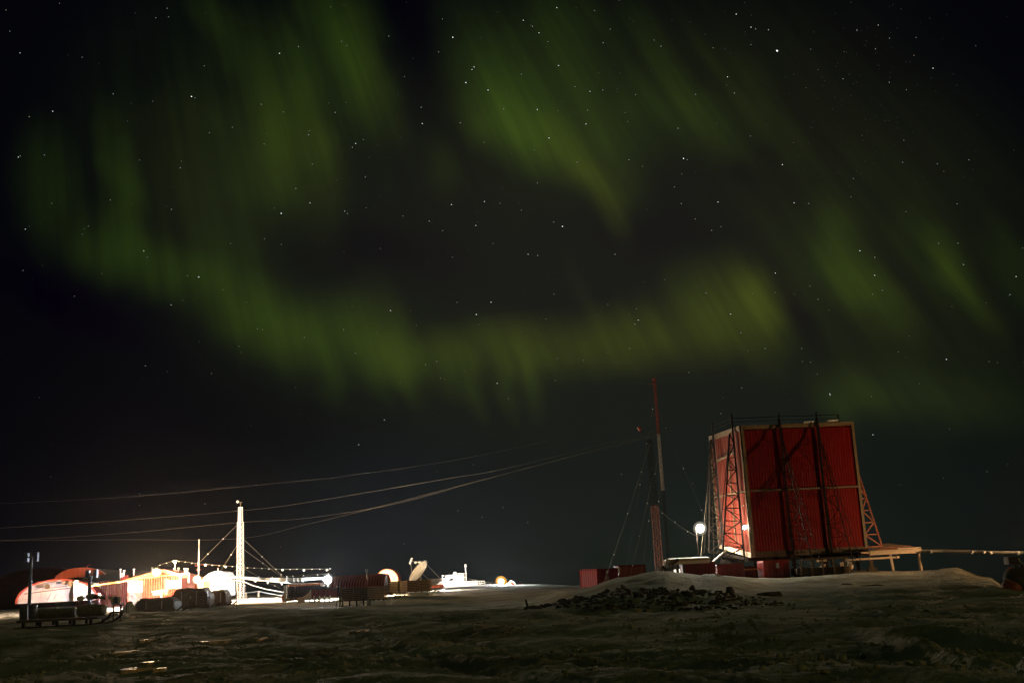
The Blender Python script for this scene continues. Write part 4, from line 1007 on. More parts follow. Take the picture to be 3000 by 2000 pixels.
# roof vents
def vent(px, yt, yb, Y, r, lb, grp='pipes and vents on the station roofs', mtv=WHITE, name='roof_vent'):
    a = P(px, yb, Y); b = P(px, yt, Y); t = thing(name, a, lb, 'vent', grp)
    mb = MB(); mb.tube([a - zv(.5), Vector((a.x, a.y, b.z - .12))], r * .7, 8); mb.build('pipe', mtv, t)
    mb = MB(); mb.tube([Vector((a.x, a.y, b.z - .2)), Vector((a.x, a.y, b.z))], r * 1.25, 10); mb.build('cap', mtv, t); return t
vent(353, 1665, 1685, 159, .11, 'thin white roof vent, left of a pair above the red wall')
vent(363, 1669, 1690, 158, .13, 'white roof vent, right of a pair above the red wall')
vent(358, 1677, 1688, 157.5, .10, 'stubby white roof pipe between two taller vents')
vent(392, 1665, 1674, 158, .12, 'short white vent alone on the dark roof')
vent(446, 1661, 1669, 156, .10, 'thin white vent just left of the lamp over the hut')
vent(511, 1663, 1677, 152, .12, 'white vent, left post of the roof frame on the lit hut')
vent(523, 1662, 1677, 152, .12, 'white vent, right post of the roof frame on the lit hut')
vent(517, 1670, 1677, 152.5, .14, 'stubby vent between two white posts on the lit hut')
vent(541, 1663, 1674, 153, .12, 'left one of three white pipes behind the lit hut')
vent(545, 1663, 1674, 153.5, .12, 'middle one of three white pipes behind the lit hut')
vent(549, 1664, 1674, 153, .12, 'right one of three white pipes behind the lit hut')
t = thing('roof_box', P(367, 1695, 156.5), 'small tilted white box on the corner of the lit hut roof', 'box')
c = P(367, 1694, 156.5); mb = MB(); mb.beam(c + Vector((-.5, 0, -.15)), c + Vector((.45, 0, .22)), .8, .5); mb.build('box', REDF, t)

# --- lit gabled hut
t = thing('lit_hut', G(455, 1755, 150), 'brightly lit red hut with a low gable roof and a dark red door', 'hut')
Yh = 150.0
xl, xr = P(373, 1720, Yh).x, P(531, 1710, Yh).x; z0 = gz((xl + xr) / 2, Yh) - .2
zl, zr_, zp = P(373, 1700, Yh).z, P(531, 1684, Yh).z, P(478, 1670, Yh).z; xp = P(478, 1670, Yh).x
pr = [(xl, z0), (xr, z0), (xr, zr_), (xp, zp), (xl, zl)]
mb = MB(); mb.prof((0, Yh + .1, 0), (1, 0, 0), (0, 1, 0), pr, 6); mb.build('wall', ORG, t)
mb = MB(); xs_ = [xl + (xr - xl) * i / 22 for i in range(22)]
mb2 = MB()
for i, x in enumerate(xs_):
    if .02 < i / 22 < .26: zb_ = z0 + 2.2
    else: zb_ = z0 + .1
    w_ = (xr - xl) / 22 * .9
    zz = lambda x_: (zl + (zp - zl) * (x_ - xl) / (xp - xl) if x_ < xp else zp + (zr_ - zp) * (x_ - xp) / (xr - xp)) - .25
    mb.add([(x, Yh, zb_), (x + w_, Yh, zb_), (x + w_, Yh + .08, zb_), (x, Yh + .08, zb_), (x, Yh, zz(x)), (x + w_, Yh, zz(x + w_)), (x + w_, Yh + .08, zz(x + w_)), (x, Yh + .08, zz(x))],
           [(3, 2, 1, 0), (4, 5, 6, 7), (0, 1, 5, 4), (1, 2, 6, 5), (2, 3, 7, 6), (3, 0, 4, 7)])
mb.build('wall_boards', REDF, t)
mb = MB()
for a_, b_ in (((xl - .2, zl - .05), (xp, zp)), ((xp, zp), (xr + .2, zr_ - .03))):
    mb.hexa([(a_[0], Yh - .45, a_[1]), (b_[0], Yh - .45, b_[1]), (b_[0], Yh + 6.4, b_[1]), (a_[0], Yh + 6.4, a_[1]), (a_[0], Yh - .45, a_[1] + .16), (b_[0], Yh - .45, b_[1] + .16), (b_[0], Yh + 6.4, b_[1] + .16), (a_[0], Yh + 6.4, a_[1] + .16)])
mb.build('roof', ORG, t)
mb = MB(); pbox(mb, 482, 492, 1694, 1742, Yh - .06, .05); mb.build('door', MRED, t)
mb = MB(); pbox(mb, 378, 416, 1734, 1755, Yh - .05, .04, z0=z0 + .05); mb.build('bay_shade', BLACK, t)  # black panel stands for the shade inside the bay
mb = MB(); pbox(mb, 376, 417, 1702, 1732, Yh - .10, .09); mb.build('white_panel', WHITE, t)
mb = MB(); pbox(mb, 493, 530, 1700, 1722, Yh - .10, .09); mb.build('white_panel', WHITE, t)
mb = MB(); mb.beam(P(389, 1737, 149.7), P(397, 1749, 149.7), .10); mb.build('prop', YEL, t)
mb = MB(); mb.tube([P(338, 1706, 149.6), P(372, 1700, 149.3), P(415, 1693, 149.2), P(470, 1687, 149.2), P(520, 1682, 149.2)], .06, 6); mb.tube([P(338, 1706, 149.6), P(300, 1711, 149), P(272, 1715, 147), P(225, 1720, 144)], .05, 6); mb.build('yellow_cable', YEL, t)
# white canopy frame right of the hut
t = thing('canopy', G(545, 1750, 147), 'white pipe canopy at the right end of the lit hut', 'canopy')
mb = MB(); mb.tube([P(530, 1681, 147), P(554, 1678, 147), P(554, 1705, 147)], .11, 8); mb.tube([P(530, 1681, 147), P(530, 1700, 147)], .08, 8); mb.build('frame', WHITE, t)
mb = MB(); pbox(mb, 532, 552, 1682, 1692, 147.3, .4); mb.build('slatted_panel', DWOOD, t)
t = thing('rear_hut', G(555, 1750, 158), 'orange lit red hut between the gabled hut and the white domed hut', 'hut')
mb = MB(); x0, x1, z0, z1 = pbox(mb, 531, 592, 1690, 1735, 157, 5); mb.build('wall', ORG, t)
mb = MB(); mb.prof((0, 156.7, 0), (1, 0, 0), (0, 1, 0), [(x0 - .2, z1 + .01), (x1 + .2, z1 - .3), (x1 + .2, z1 - .15), (x0 - .2, z1 + .18)], 5.4); mb.build('roof', DWOOD, t)
# white table/ladder bits in front of the hut
t = thing('ladder', G(473, 1750, 147), 'white lit step ladder beside an orange framed board in front of the hut', 'ladder')
mb = MB(); mb.beam(P(473, 1727, 147), P(473, 1750, 147), .28, .1); mb.beam(P(445, 1733, 147), P(490, 1727, 147), .14, .1); mb.build('rail', WHITE, t)
mb = MB(); pbox(mb, 479, 488, 1730, 1741, 147.2, .1); mb.build('board', YEL, t)
mb = MB(); pbox(mb, 448, 470, 1735, 1742, 147.2, .1); mb.build('grey_board', GREY, t)

# --- white domed hut
t = thing('domed_hut', G(630, 1745, 145), 'brilliantly lit white hut with an arched top beside the guyed mast', 'hut')
xl, xr = P(584, 1710, 145).x, P(660, 1708, 145).x; z0 = P(625, 1745, 145).z; zt = P(640, 1672, 145).z
mb = MB(); w_ = xr - xl; pf = [(xl - .3, z0), (xr, z0), (xr, zt - .95)]
for i in range(1, 19):
    a_ = PI / 2 * i / 18; pf.append((xr - .9 + .9 * math.cos(a_) if i < 19 else 0, zt - .95 + .95 * math.sin(a_)))
for i in range(1, 14):
    a_ = PI / 2 * i / 14; pf.append((xr - .9 - (w_ - .9) * math.sin(a_), zt - 1.9 + 1.9 * math.cos(a_)))
mb.prof((0, 145, 0), (1, 0, 0), (0, 1, 0), pf, 5); mb.build('shell', WHITE, t)
mb = MB(); mb.prof((0, 144.93, 0), (1, 0, 0), (0, 1, 0), [(xl + .5, z0), (xl + 1.4, z0), (xl + 1.4, z0 + 1.9), (xl + .5, z0 + 1.9)], .07); mb.build('door', BEI, t)
mb = MB(); c = P(639, 1672, 146); mb.tube([c - zv(.2), c + zv(.35)], .05, 6); mb.build('roof_pipe', GALV, t)

# --- white lit corrugated arch hut (front left)
O = G(165, 1765, 154); z0 = P(165, 1762, 154).z
t = thing('arched_hut', Vector((O.x, 154, z0)), 'arched hut with a white lit corrugated end wall and two round discs', 'hut')
xl, xr = P(50, 1757, 154).x, P(282, 1745, 154).x; hw = (xr - xl) / 2; zt = P(190, 1695, 154).z - z0
O2 = Vector(((xl + xr) / 2, 154, z0)); sdir = Vector((1, .10, 0)).normalized()
PALE = mat('pale_frosted_cladding', (.62, .50, .48), .45, 0, .15, 3, .4, 8, (2, 2, .3))
dd = archhut(t, O2, sdir, 3.6, hw, zt, PALE, RED, 0, .35, MRED)
mb = MB()
for i in range(72):   # corrugation
    s_ = -hw + .3 + (2 * hw - .6) * i / 72; h_ = zt * math.sin(math.acos(max(-1, min(1, s_ / hw)))) ** .9 - .22
    if h_ < .2: continue
    mb.prof(O2 + dd * .29 + zv(0), sdir, dd, [(s_, .05), (s_ + .09, .05), (s_ + .09, h_), (s_, h_)], .058)
mb.build('corrugation', PALE, t)
mb = MB(); mb.beam(O2 + sdir * (-hw * .82) + dd * .2 + zv(zt * .42), O2 + sdir * (hw * .42) + dd * .2 + zv(zt * .60), .10); mb.beam(O2 + sdir * (-hw * .3) + dd * .2 + zv(zt * .62), O2 + sdir * (hw * .42) + dd * .2 + zv(zt * .70), .07); mb.build('conduit', BEI, t)
for px, py in ((139, 1717), (205, 1710)):
    c = P(px, py, 153.2); mb = MB(); mb.tube([c, c + Vector((0, .12, 0))], .34, 20); mb.tube([c + Vector((0, .121, 0)), c + Vector((0, .6, 0))], .08, 8); mb.build('round_disc', BEI, t)
mb = MB()
for px in (150, 168, 216): mb.beam(P(px, 1737, 153.4), P(px - (12 if px < 200 else 0), 1757, 153.4), .08)
mb.build('wall_post', GREY, t)
mb = MB(); pbox(mb, 215, 224, 1700, 1757, 153.6, .5); mb.build('corner_post', WHITE, t)
mb = MB(); pbox(mb, 165, 176, 1702, 1709, 153.2, .5); mb.build('wall_box', BLUEG, t)

# --- twin floodlight posts
def floodpost(px, yt, yb, Y, x1_, x2_, yp, hh, lb, wd):
    b_ = P(px - 3, yb, Y); b_ = Vector((b_.x, Y, min(b_.z, gz(b_.x, Y) + .3))); tp = P(px + 2, yt + 8, Y); tp.x = b_.x + .05
    t = thing('light_post', b_, lb, 'light post', 'posts with two lamp boxes at the top')
    mb = MB(); mb.tube([b_ - zv(.3), Vector((b_.x, Y, tp.z))], wd, 14, wd * .9); mb.build('post', BLUEG, t)
    mb = MB(); a = P(x1_, yp, Y); b = P(x2_, yp - 3, Y); mb.tube([a, b], .07, 8); mb.tube([Vector((b_.x, Y, tp.z)), Vector((b_.x, Y, a.z + .1))], .1, 8); mb.build('crossarm', GALV, t)
    for x_ in (x1_, x2_):
        c = P(x_, yp - (2 if x_ == x2_ else 0), Y); mb = MB(); mb.box(c.x - .17, c.x + .14, Y - .22, Y + .2, c.z - hh, c.z + hh); mb.build('lamp_box', BLUEG, t, bevel=.02)
    return t
floodpost(89, 1625, 1772, 92, 79, 107, 1632, .37, 'tall dark blue post with two lamp boxes at the far left', .15)
floodpost(265, 1680, 1745, 100, 258, 281, 1681, .34, 'shorter post with two lamp boxes before the red wall', .17)

# --- big cargo sledge, front left
t = thing('fuel_sledge', G(190, 1808, 70), 'long dark sledge with curved runners loaded with tanks and bags, front left', 'sledge')
zg = gz(P(190, 1800, 70).x, 70)
XA, XB = P(66, 1800, 70).x, P(300, 1790, 70).x
mb = MB(); mb.box(XA, XB, 69.2, 71.4, zg + .36, zg + .50); mb.build('deck', DWOOD, t)
for y in (69.2, 71.2):
    mb = MB(); pts = [Vector((XA - .2, y, zg + .04)), Vector((XB - .4, y, zg + .04)), Vector((XB + .2, y, zg + .14)), Vector((XB + .65, y, zg + .42)), Vector((XB + .85, y, zg + .72))]
    for a, b in zip(pts, pts[1:]): mb.beam(a, b, .09, .12)
    for i in range(5): x = XA + .4 + i * (XB - XA - .8) / 4; mb.box(x - .08, x + .08, y - .03, y + .09, zg + .08, zg + .37)
    mb.build('runner', STEEL, t)
mb = MB(); mb.beam(Vector((XB + .85, 69.2, zg + .7)), Vector((XB + .85, 71.2, zg + .7)), .09); mb.tube([Vector((XB + .8, 70.2, zg + .6)), Vector((XB + .3, 70.2, zg + .35)), Vector((XB + .5, 70, zg + .1)), Vector((XB - .2, 69.4, zg + .02)), Vector((XB - 2.2, 69.1, zg + .0))], .03, 6); mb.build('tow_bar', STEEL, t)
def tank(x0, x1, y, z, r, mt_, lb, grp=None, cap=True):
    t2 = thing('tank', Vector(((x0 + x1) / 2, y, z)), lb, 'tank', grp)
    mb = MB(); n = 18; vs = []
    mb.tube([(x0, y, z + r), (x0 + .12, y, z + r), (x1 - .12, y, z + r), (x1, y, z + r)], r, n); k = len(mb.v)
    for i in list(range(0, n)) + list(range(k - n, k)):
        v = Vector(mb.v[i]); c = Vector((v.x, y, z + r)); mb.v[i] = tuple(c + (v - c) * .72)
    mb.build('tank_shell', mt_, t2, smooth=False)
    mb = MB(); mb.tube([((x0 + x1) / 2, y, z + 2 * r - .04), ((x0 + x1) / 2, y, z + 2 * r + .09)], .12, 10); mb.build('filler_cap', GALV, t2)
    return t2
xt0, xt1 = P(226, 1770, 69.9).x, P(312, 1770, 69.9).x
tank(xt0, xt1 - .1, 70.0, zg + .51, .36, TANK, 'dark round tank lying on the sledge with light glinting on its ends')
tank(P(110, 1785, 70.4).x, P(222, 1785, 70.4).x, 70.4, zg + .51, .30, TANK, 'longer dark tank lying in the middle of the sledge')
t = thing('fuel_drum', P(72, 1790, 70), 'blue grey upright drum at the left end of the sledge', 'drum')
for i, (px, Y, lb) in enumerate(((70, 69.7, 'left one of two dark upright drums at the foot of the tall post'), (97, 69.6, 'right one of two dark upright drums at the foot of the tall post'))):
    t2 = thing('fuel_drum', P(px, 1790, Y), lb, 'drum', 'drums on the sledge') if i else tag(t, lb, 'drum', 'drums on the sledge')
    c = P(px, 1785, Y); mb = MB(); mb.tube([(c.x, Y, zg + .51), (c.x, Y, zg + 1.38)], .24, 18); mb.build('drum_body', CYL, t2)
    mb = MB(); 
    for z_ in (.51, .78, 1.08, 1.35): mb.tube([(c.x, Y, zg + z_), (c.x, Y, zg + z_ + .03)], .255, 18)
    mb.build('hoop', BLUEG, t2)
t = thing('cargo_bag', P(238, 1752, 69.5), 'white round ended cargo bag lying on the dark tank', 'bag')
mb = MB(); blobmesh(mb, P(236, 1752, 69.6), .20, 5, 14, (1.35, 1, .72), .1); mb.build('bag', WHITE, t, smooth=True)
mb = MB(); c = P(240, 1752, 69.4); mb.tube([c + Vector((.05, 0, -.14)), c + Vector((.05, -.02, .15))], .022, 6); mb.build('strap', GREY, t)
t = thing('cargo_heap', P(285, 1745, 70), 'heap of grey covered gear on the dark tank with white highlights', 'heap')
for px, py, r_, m_, nm in ((265, 1747, .26, GREY, 'grey_box'), (280, 1748, .20, TARP, 'tarpaulin'), (293, 1746, .17, WHITE, 'white_bundle'), (300, 1751, .14, TARP, 'tarpaulin')):
    mb = MB(); blobmesh(mb, P(px, py, 70.3), r_, px, 14, (1.2, 1, .7), .3); mb.build(nm, m_, t, smooth=True)
t = thing('hand_cart', P(340, 1762, 74), 'small cart with white posts and drum at the right end of the sledge', 'cart')
cz_ = gz(P(340, 1775, 74).x, 74)
for px in (327, 349):
    c = P(px, 1757, 74); mb = MB(); mb.box(c.x - .07, c.x + .07, 73.95, 74.1, c.z - .2, c.z + .18); mb.build('white_post', WHITE, t)
c = P(338, 1757, 74.2); mb = MB(); mb.box(c.x - .22, c.x + .22, 74.15, 74.5, c.z - .22, c.z + .2); mb.build('box', BLUEG, t)
mb = MB(); blobmesh(mb, P(333, 1747, 74.2), .10, 9, 12); blobmesh(mb, P(320, 1750, 74.3), .09, 4, 12); mb.build('snow_lump', SNOWW, t)
mb = MB(); mb.box(P(325, 1765, 74).x, P(352, 1765, 74).x, 74, 74.6, P(338, 1768, 74).z - .05, P(338, 1768, 74).z + .03); mb.build('bed', GALV, t)
mb = MB()
for px in (328, 349):
    c = P(px, 1767, 74); mb.beam(Vector((c.x, 74.3, c.z)), Vector((c.x, 74.3, cz_ - .1)), .07)
mb.build('cart_leg', STEEL, t)

# --- tarpaulin covered sledges in front of the hut
def loadsled(px0, px1, yt, yb, Y, lb, mtl=TARP, D=2.4, seed=1, cap=True):
    a = P(px0, yb, Y); b = P(px1, yb, Y); zt_ = P((px0 + px1) / 2, yt, Y).z; zg_ = gz((a.x + b.x) / 2, Y); 
    t = thing('loaded_sledge', Vector(((a.x + b.x) / 2, Y, zg_)), lb, 'sledge', 'covered sledges in front of the huts')
    n, k2 = 26, 8; vs = []; fs = []
    mb = MB(); mb.box(a.x - .04, b.x + .04, Y - .03, Y + D + .03, zg_ + .22, zg_ + .32); mb.build('deck', DWOOD, t)
    for i in range(n):
        for j in range(k2):
            x = a.x + .05 + (b.x - a.x - .1) * i / (n - 1); y = Y + .05 + (D - .1) * j / (k2 - 1); e_ = min(i, n - 1 - i) / 2.0; e2 = min(j, k2 - 1 - j)
            h_ = (zt_ - zg_ - .5) * min(1, .55 + .3 * e_) * min(1, .86 + .1 * e2) * (1 + .10 * noise.noise(Vector((x * 1.1 + seed, y, 0))))
            vs.append((x, y, zg_ + .5 + h_))
    base = len(vs)
    fs = [(i * k2 + j, (i + 1) * k2 + j, (i + 1) * k2 + j + 1, i * k2 + j + 1) for i in range(n - 1) for j in range(k2 - 1)]
    ringi = [i * k2 for i in range(n)] + [(n - 1) * k2 + j for j in range(1, k2)] + [i * k2 + k2 - 1 for i in range(n - 2, -1, -1)] + [j for j in range(k2 - 2, 0, -1)]
    for r_ in ringi: v = vs[r_]; vs.append((v[0], v[1], zg_ + .10))
    m_ = len(ringi); fs += [(ringi[i], ringi[(i + 1) % m_], base + (i + 1) % m_, base + i) for i in range(m_)]
    mb = MB(); mb.add(vs, fs); mb.build('covered_load', mtl, t)
    for y in (Y + .1, Y + D - .25):
        mb = MB(); mb.beam((a.x - .1, y, zg_ + .05), (b.x + .1, y, zg_ + .05), .10, .12); mb.beam((b.x + .1, y, zg_ + .05), (b.x + .6, y, zg_ + .42), .10, .12)
        for i in range(4): x = a.x + .4 + i * (b.x - a.x - .8) / 3; mb.box(x - .07, x + .07, y - .04, y + .06, zg_ + .08, zg_ + .36)
        mb.build('runner', STEEL, t)
    for f_ in (.3, .68, .97):
        x = a.x + (b.x - a.x) * f_; mb = MB(); mb.box(x - .03, x + .03, Y - .03, Y + .02, zg_ + .4, zt_ - .3); mb.build('lashing', GALV, t)
    return t
loadsled(392, 512, 1750, 1786, 112, 'dark covered load on a sledge, nearest the snow ridge before the lit hut', seed=1)
loadsled(497, 612, 1723, 1762, 126, 'brown covered load on a sledge right in front of the lamp', seed=5, mtl=mat('brown_tarpaulin', (.13, .075, .045), .7, 0, .3, 3, .6, 6))
loadsled(608, 664, 1728, 1756, 132, 'slatted dark load on a sledge below the white domed hut', seed=8, mtl=DWOOD)
# snow drift left of the covered sledge
t = thing('snow_drift', G(375, 1780, 108), 'pointed snow drift at the left end of the covered sledge', 'snow drift')
a = P(348, 1785, 108); mb = MB(); z_ = gz(a.x, 108) - .3
mb.hexa([(a.x, 107, z_), (a.x + 1.5, 106.6, z_), (a.x + 1.7, 109, z_), (a.x + .2, 109, z_), (a.x + .7, 107.8, P(365, 1768, 108).z), (a.x + 1.1, 107.5, P(383, 1760, 108).z), (a.x + 1.2, 108, P(383, 1760, 108).z), (a.x + .8, 108.2, P(370, 1766, 108).z)]); mb.build('drift', SNOW, t)
# stakes
for px, yt, yb, Y, lb in ((371, 1744, 1784, 104, 'thin dark stake in the snow left of the covered sledge'), (558, 1745, 1780, 100, 'marker stake with a pale tip between two covered sledges'), (614, 1738, 1775, 102, 'marker stake with a pale tip below the white domed hut'), (693, 1726, 1768, 110, 'thin marker stake just left of the guyed mast foot')):
    a = P(px, yb, Y); a.z = gz(a.x, Y) - .2; b = P(px, yt, Y); t = thing('marker_stake', a, lb, 'stake', 'marker stakes stuck in the snow')
    mb = MB(); mb.tube([a, Vector((a.x, Y, b.z - .25))], .035, 6); mb.build('stake', DWOOD, t); mb = MB(); mb.tube([(a.x, Y, b.z - .25), (a.x, Y, b.z)], .04, 6); mb.build('tip', GALV, t)

# --- whip antenna
t = thing('whip_antenna', P(582, 1680, 150), 'thin white whip antenna standing above the orange lamp', 'antenna')
c0, c1, c2 = P(582, 1682, 150), P(582, 1612, 150), P(582, 1579, 150)
mb = MB(); mb.tube([(c0.x, 150, c0.z - 2), (c0.x, 150, c1.z)], .06, 8); mb.build('lower_tube', MWHITE, t); mb = MB(); mb.tube([(c0.x, 150, c1.z), (c0.x, 150, c2.z)], .035, 6); mb.build('whip', MWHITE, t)
mb = MB(); z_ = P(582, 1668, 150).z; mb.tube([(c0.x - .35, 150, z_), (c0.x + .35, 150, z_)], .04, 6); mb.tube([(c0.x - .5, 150, z_ + .5), (c0.x + .6, 150, z_ + .62)], .02, 6); mb.build('radial', MRED, t)

# --- guyed mast
Ym = 153.0
bs_ = P(704, 1752, Ym); bs_ = Vector((bs_.x, Ym, gz(bs_.x, Ym)))
t = thing('guyed_mast', bs_, 'white lit lattice mast with a small round camera on top, held by wires', 'mast')
mk = lambda py: Vector((bs_.x, Ym, P(702, py, Ym).z))
mb = MB(); lattice(mb, bs_ - zv(.3), mk(1652), .62, .60, 9, .030, .2, .07)
mb.build('base_section', MWHITE, t)
mb = MB(); lattice(mb, mk(1652.5), mk(1529), .58, .55, 16, .024, .2, .05); mb.build('middle_section', MWHITE, t)
mb = MB(); lattice(mb, mk(1528), mk(1485), .40, .36, 7, .020, .2, .045); mb.build('top_section', MWHITE, t)
mb = MB(); mb.box(bs_.x + .32, bs_.x + .40, Ym - .1, Ym + .1, mk(1700).z, mk(1528).z); mb.build('cable_tray', MWHITE, t)
mb = MB(); mb.tube([mk(1485), mk(1471)], .07, 8); c = mk(1471); mb.tube([c + Vector((-.4, 0, 0)), c + Vector((.22, 0, 0))], .06, 8); mb.build('bracket', BEI, t)
mb = MB(); mb.ball(c + Vector((-.38, 0, .12)), .19, 12); mb.build('camera_dome', WHITE, t, smooth=True)
gw = [((698, 1534), (586, 1645), 150), ((698, 1592), (645, 1673), 152), ((711, 1576), (850, 1708), 160), ((711, 1606), (848, 1706), 175), ((711, 1662), (828, 1728), 158), ((698, 1663), (655, 1700), 150), ((711, 1625), (719, 1738), 150)]
for (a, b, Y2) in gw:
    pa = Vector((bs_.x + (.3 if a[0] > 704 else -.3), Ym, P(a[0], a[1], Ym).z)); pb = P(b[0], b[1], Y2)
    d = pb - pa; mb = MB(); mb.tube([pa, pb], .024, 5); o = mb.build('guy_wire', CABLE, t)
    mb = MB()
    for f in (.4, .8): insul(mb, lerp(pa, pb, f), .085)
    mb.build('insulator', WHITE, o)
# --- long aerial wires
def wire(pts, r, lb, sagv=0, mt_=CABLE):
    ps = [P(*p) for p in pts]; t = []
    mb = MB(); mb.tube(ps, r, 4); o = one('overhead_wire', mb, mt_, lb, 'wire', 'overhead wires above the station'); return o
def spl(pts, n=10):
    r = []
    for i in range(len(pts) - 1):
        p0 = pts[max(i - 1, 0)]; p1 = pts[i]; p2 = pts[i + 1]; p3 = pts[min(i + 2, len(pts) - 1)]
        for k in range(n):
            t_ = k / n; r.append(tuple(.5 * ((2 * p1[j]) + (-p0[j] + p2[j]) * t_ + (2 * p0[j] - 5 * p1[j] + 4 * p2[j] - p3[j]) * t_ ** 2 + (-p0[j] + 3 * p1[j] - 3 * p2[j] + p3[j]) * t_ ** 3) for j in range(3)))
    r.append(pts[-1]); return r
wire(spl([(-500, 1578, 175), (0, 1546, 172), (350, 1524, 168), (700, 1496, 165), (900, 1471, 160), (1290, 1405, 155), (1500, 1368, 150), (1918, 1262, 150)]), .013, 'long wire crossing the guyed mast just below its top camera')
wire(spl([(-500, 1600, 175), (0, 1583, 172), (350, 1562, 168), (700, 1530, 165), (900, 1517, 162), (1150, 1477, 158), (1380, 1415, 153), (1922, 1268, 150)]), .012, 'long wire touching the guyed mast where its top section begins')
wire(spl([(-500, 1590, 175), (0, 1583.5, 172), (350, 1580, 168), (697, 1577, 165), (900, 1535, 160), (1145, 1475, 157), (1400, 1408, 153), (1925, 1274, 150)]), .011, 'lowest long wire, nearly level left of the guyed mast')
wire(spl([(-400, 1488, 160), (300, 1460, 155), (890, 1407, 150), (1010, 1394, 150), (1400, 1335, 150), (1918, 1215, 150)]), .0055, 'faintest long wire, passing well above the top of the guyed mast')
# --- pennant line
t = thing('string_line', P(700, 1655, 152), 'sagging line of small white bulbs strung above the lit hut', 'string line')
LP = [(455, 1664), (468, 1654), (488, 1648), (506, 1643), (524, 1643), (543, 1645), (562, 1648), (602, 1652), (622, 1654), (642, 1655.5), (661, 1657), (681, 1658), (699, 1660), (725, 1662), (745, 1662.5), (767, 1663.5), (788, 1665), (808, 1665.5), (828, 1666.5), (850, 1666.5), (870, 1665.8), (890, 1666.8), (914, 1665.8), (937, 1665.8), (957, 1666.2), (967, 1664.5)]
mb = MB(); mb.tube([P(x, y, 152) for x, y in LP], .018, 5); mb.build('cable', CABLE, t)
for i, (x, y) in enumerate(LP[1:]):
    c = P(x, y, 152); mb = MB(); big = i in (6, 9, 17, 20, 23)
    mb.ball(c - zv(.10 if big else .03), .15 if big else .10, 8, (1.1, .7, 1.1 if big else .6)); mb.build('bulb', WHITE, t, smooth=True)
t = thing('line_post', P(513, 1672, 152), 'white forked post that holds up the string of bulbs', 'post')
mb = MB(); a = P(513, 1643, 152.2); b = P(513, 1676, 152.2); mb.tube([Vector((a.x, 152.2, b.z - .5)), Vector((a.x, 152.2, a.z - .4))], .06, 8); mb.tube([Vector((a.x, 152.2, a.z - .45)), Vector((a.x - .2, 152.2, a.z))], .06, 8); mb.tube([Vector((a.x, 152.2, a.z - .45)), Vector((a.x + .2, 152.2, a.z))], .06, 8); mb.build('post', WHITE, t)
mb = MB(); mb.box(a.x - .28, a.x + .28, 152.1, 152.3, a.z - .02, a.z + .1); mb.build('head', WHITE, t)
# lower wire with beads
t = thing('bead_wire', P(900, 1680, 158), 'thin wire with a few tiny pale insulators just above the white pipes', 'wire')
mb = MB(); LQ = [(760, 1694), (798, 1690), (840, 1688), (858, 1687), (889, 1685), (930, 1683), (963, 1680)]; mb.tube([P(x, y, 158) for x, y in LQ], .015, 5); mb.build('wire', CABLE, t)
mb = MB()
for x, y in LQ[1:]: mb.ball(P(x, y, 158), .09, 8)
mb.build('insulator', WHITE, t)
# --- bundles of pipes from the domed hut to the right
t = thing('pipe_bundle', P(800, 1690, 150), 'bundle of white lit pipes running from the domed hut to the bright lamp', 'pipes')
for k_, (dy, r_) in enumerate(((0, .10), (2.5, .08), (5.5, .07), (8, .05))):
    mb = MB(); mb.tube([P(655, 1684 + dy * .6, 147), P(700, 1689 + dy * .6, 148), P(760, 1693 + dy, 149), P(850, 1695 + dy * .8, 149), P(940, 1692 + dy * .5, 149), P(968, 1690 + dy * .5, 149)], r_, 8); mb.build('pipe', WHITE, t)
mb = MB()
for px in (695, 745, 790, 840, 862, 874, 886): c = P(px, 1693, 148.6); mb.box(c.x - .04, c.x + .04, 148.2, 149.2, c.z - .45, c.z + .05)
mb.build('hanger', GALV, t)
t = thing('sloping_pipe', P(780, 1705, 146), 'sloping white pipe with hanging clips below the pipe bundle', 'pipe')
mb = MB(); mb.tube([P(655, 1687, 146), P(706, 1692, 146), P(780, 1701, 146), P(830, 1706, 146), P(870, 1710, 146)], .075, 8); mb.build('pipe', WHITE, t)
for px, py in ((749, 1699), (784, 1703), (826, 1707)):
    mb = MB(); c = P(px, py + 3, 145.9); mb.box(c.x - .07, c.x + .07, 145.85, 145.99, c.z - .12, c.z + .12); mb.build('clip', WHITE, t)
t = thing('hanging_cable', P(780, 1725, 146), 'thick white cable hanging low from the mast to the gas cylinders', 'cable')
mb = MB(); mb.tube([P(x, y, 146) for x, y in ((655, 1703), (680, 1701), (697, 1698), (712, 1702), (740, 1714), (775, 1724), (810, 1731), (832, 1735))], .06, 8); mb.build('cable', WHITE, t)
# --- low cable fence
t = thing('cable_fence', G(757, 1750, 150), 'low fence of posts and cables to the right of the guyed mast', 'fence')
for px, yt, yb in ((757, 1731, 1748), (720, 1735, 1748)):
    mb = MB(); c = P(px, yt, 150); mb.box(c.x - .10, c.x + .10, 150, 150.2, gz(c.x, 150) - .3, c.z); mb.build('post', PWOOD, t)
mb = MB(); mb.tube([P(670, 1734, 150), P(720, 1736, 150), P(757, 1731, 150)], .035, 6); mb.tube([P(757, 1731, 149.9), P(790, 1738, 149.9), P(830, 1745, 149.9)], .06, 6); mb.build('cable', WHITE, t)
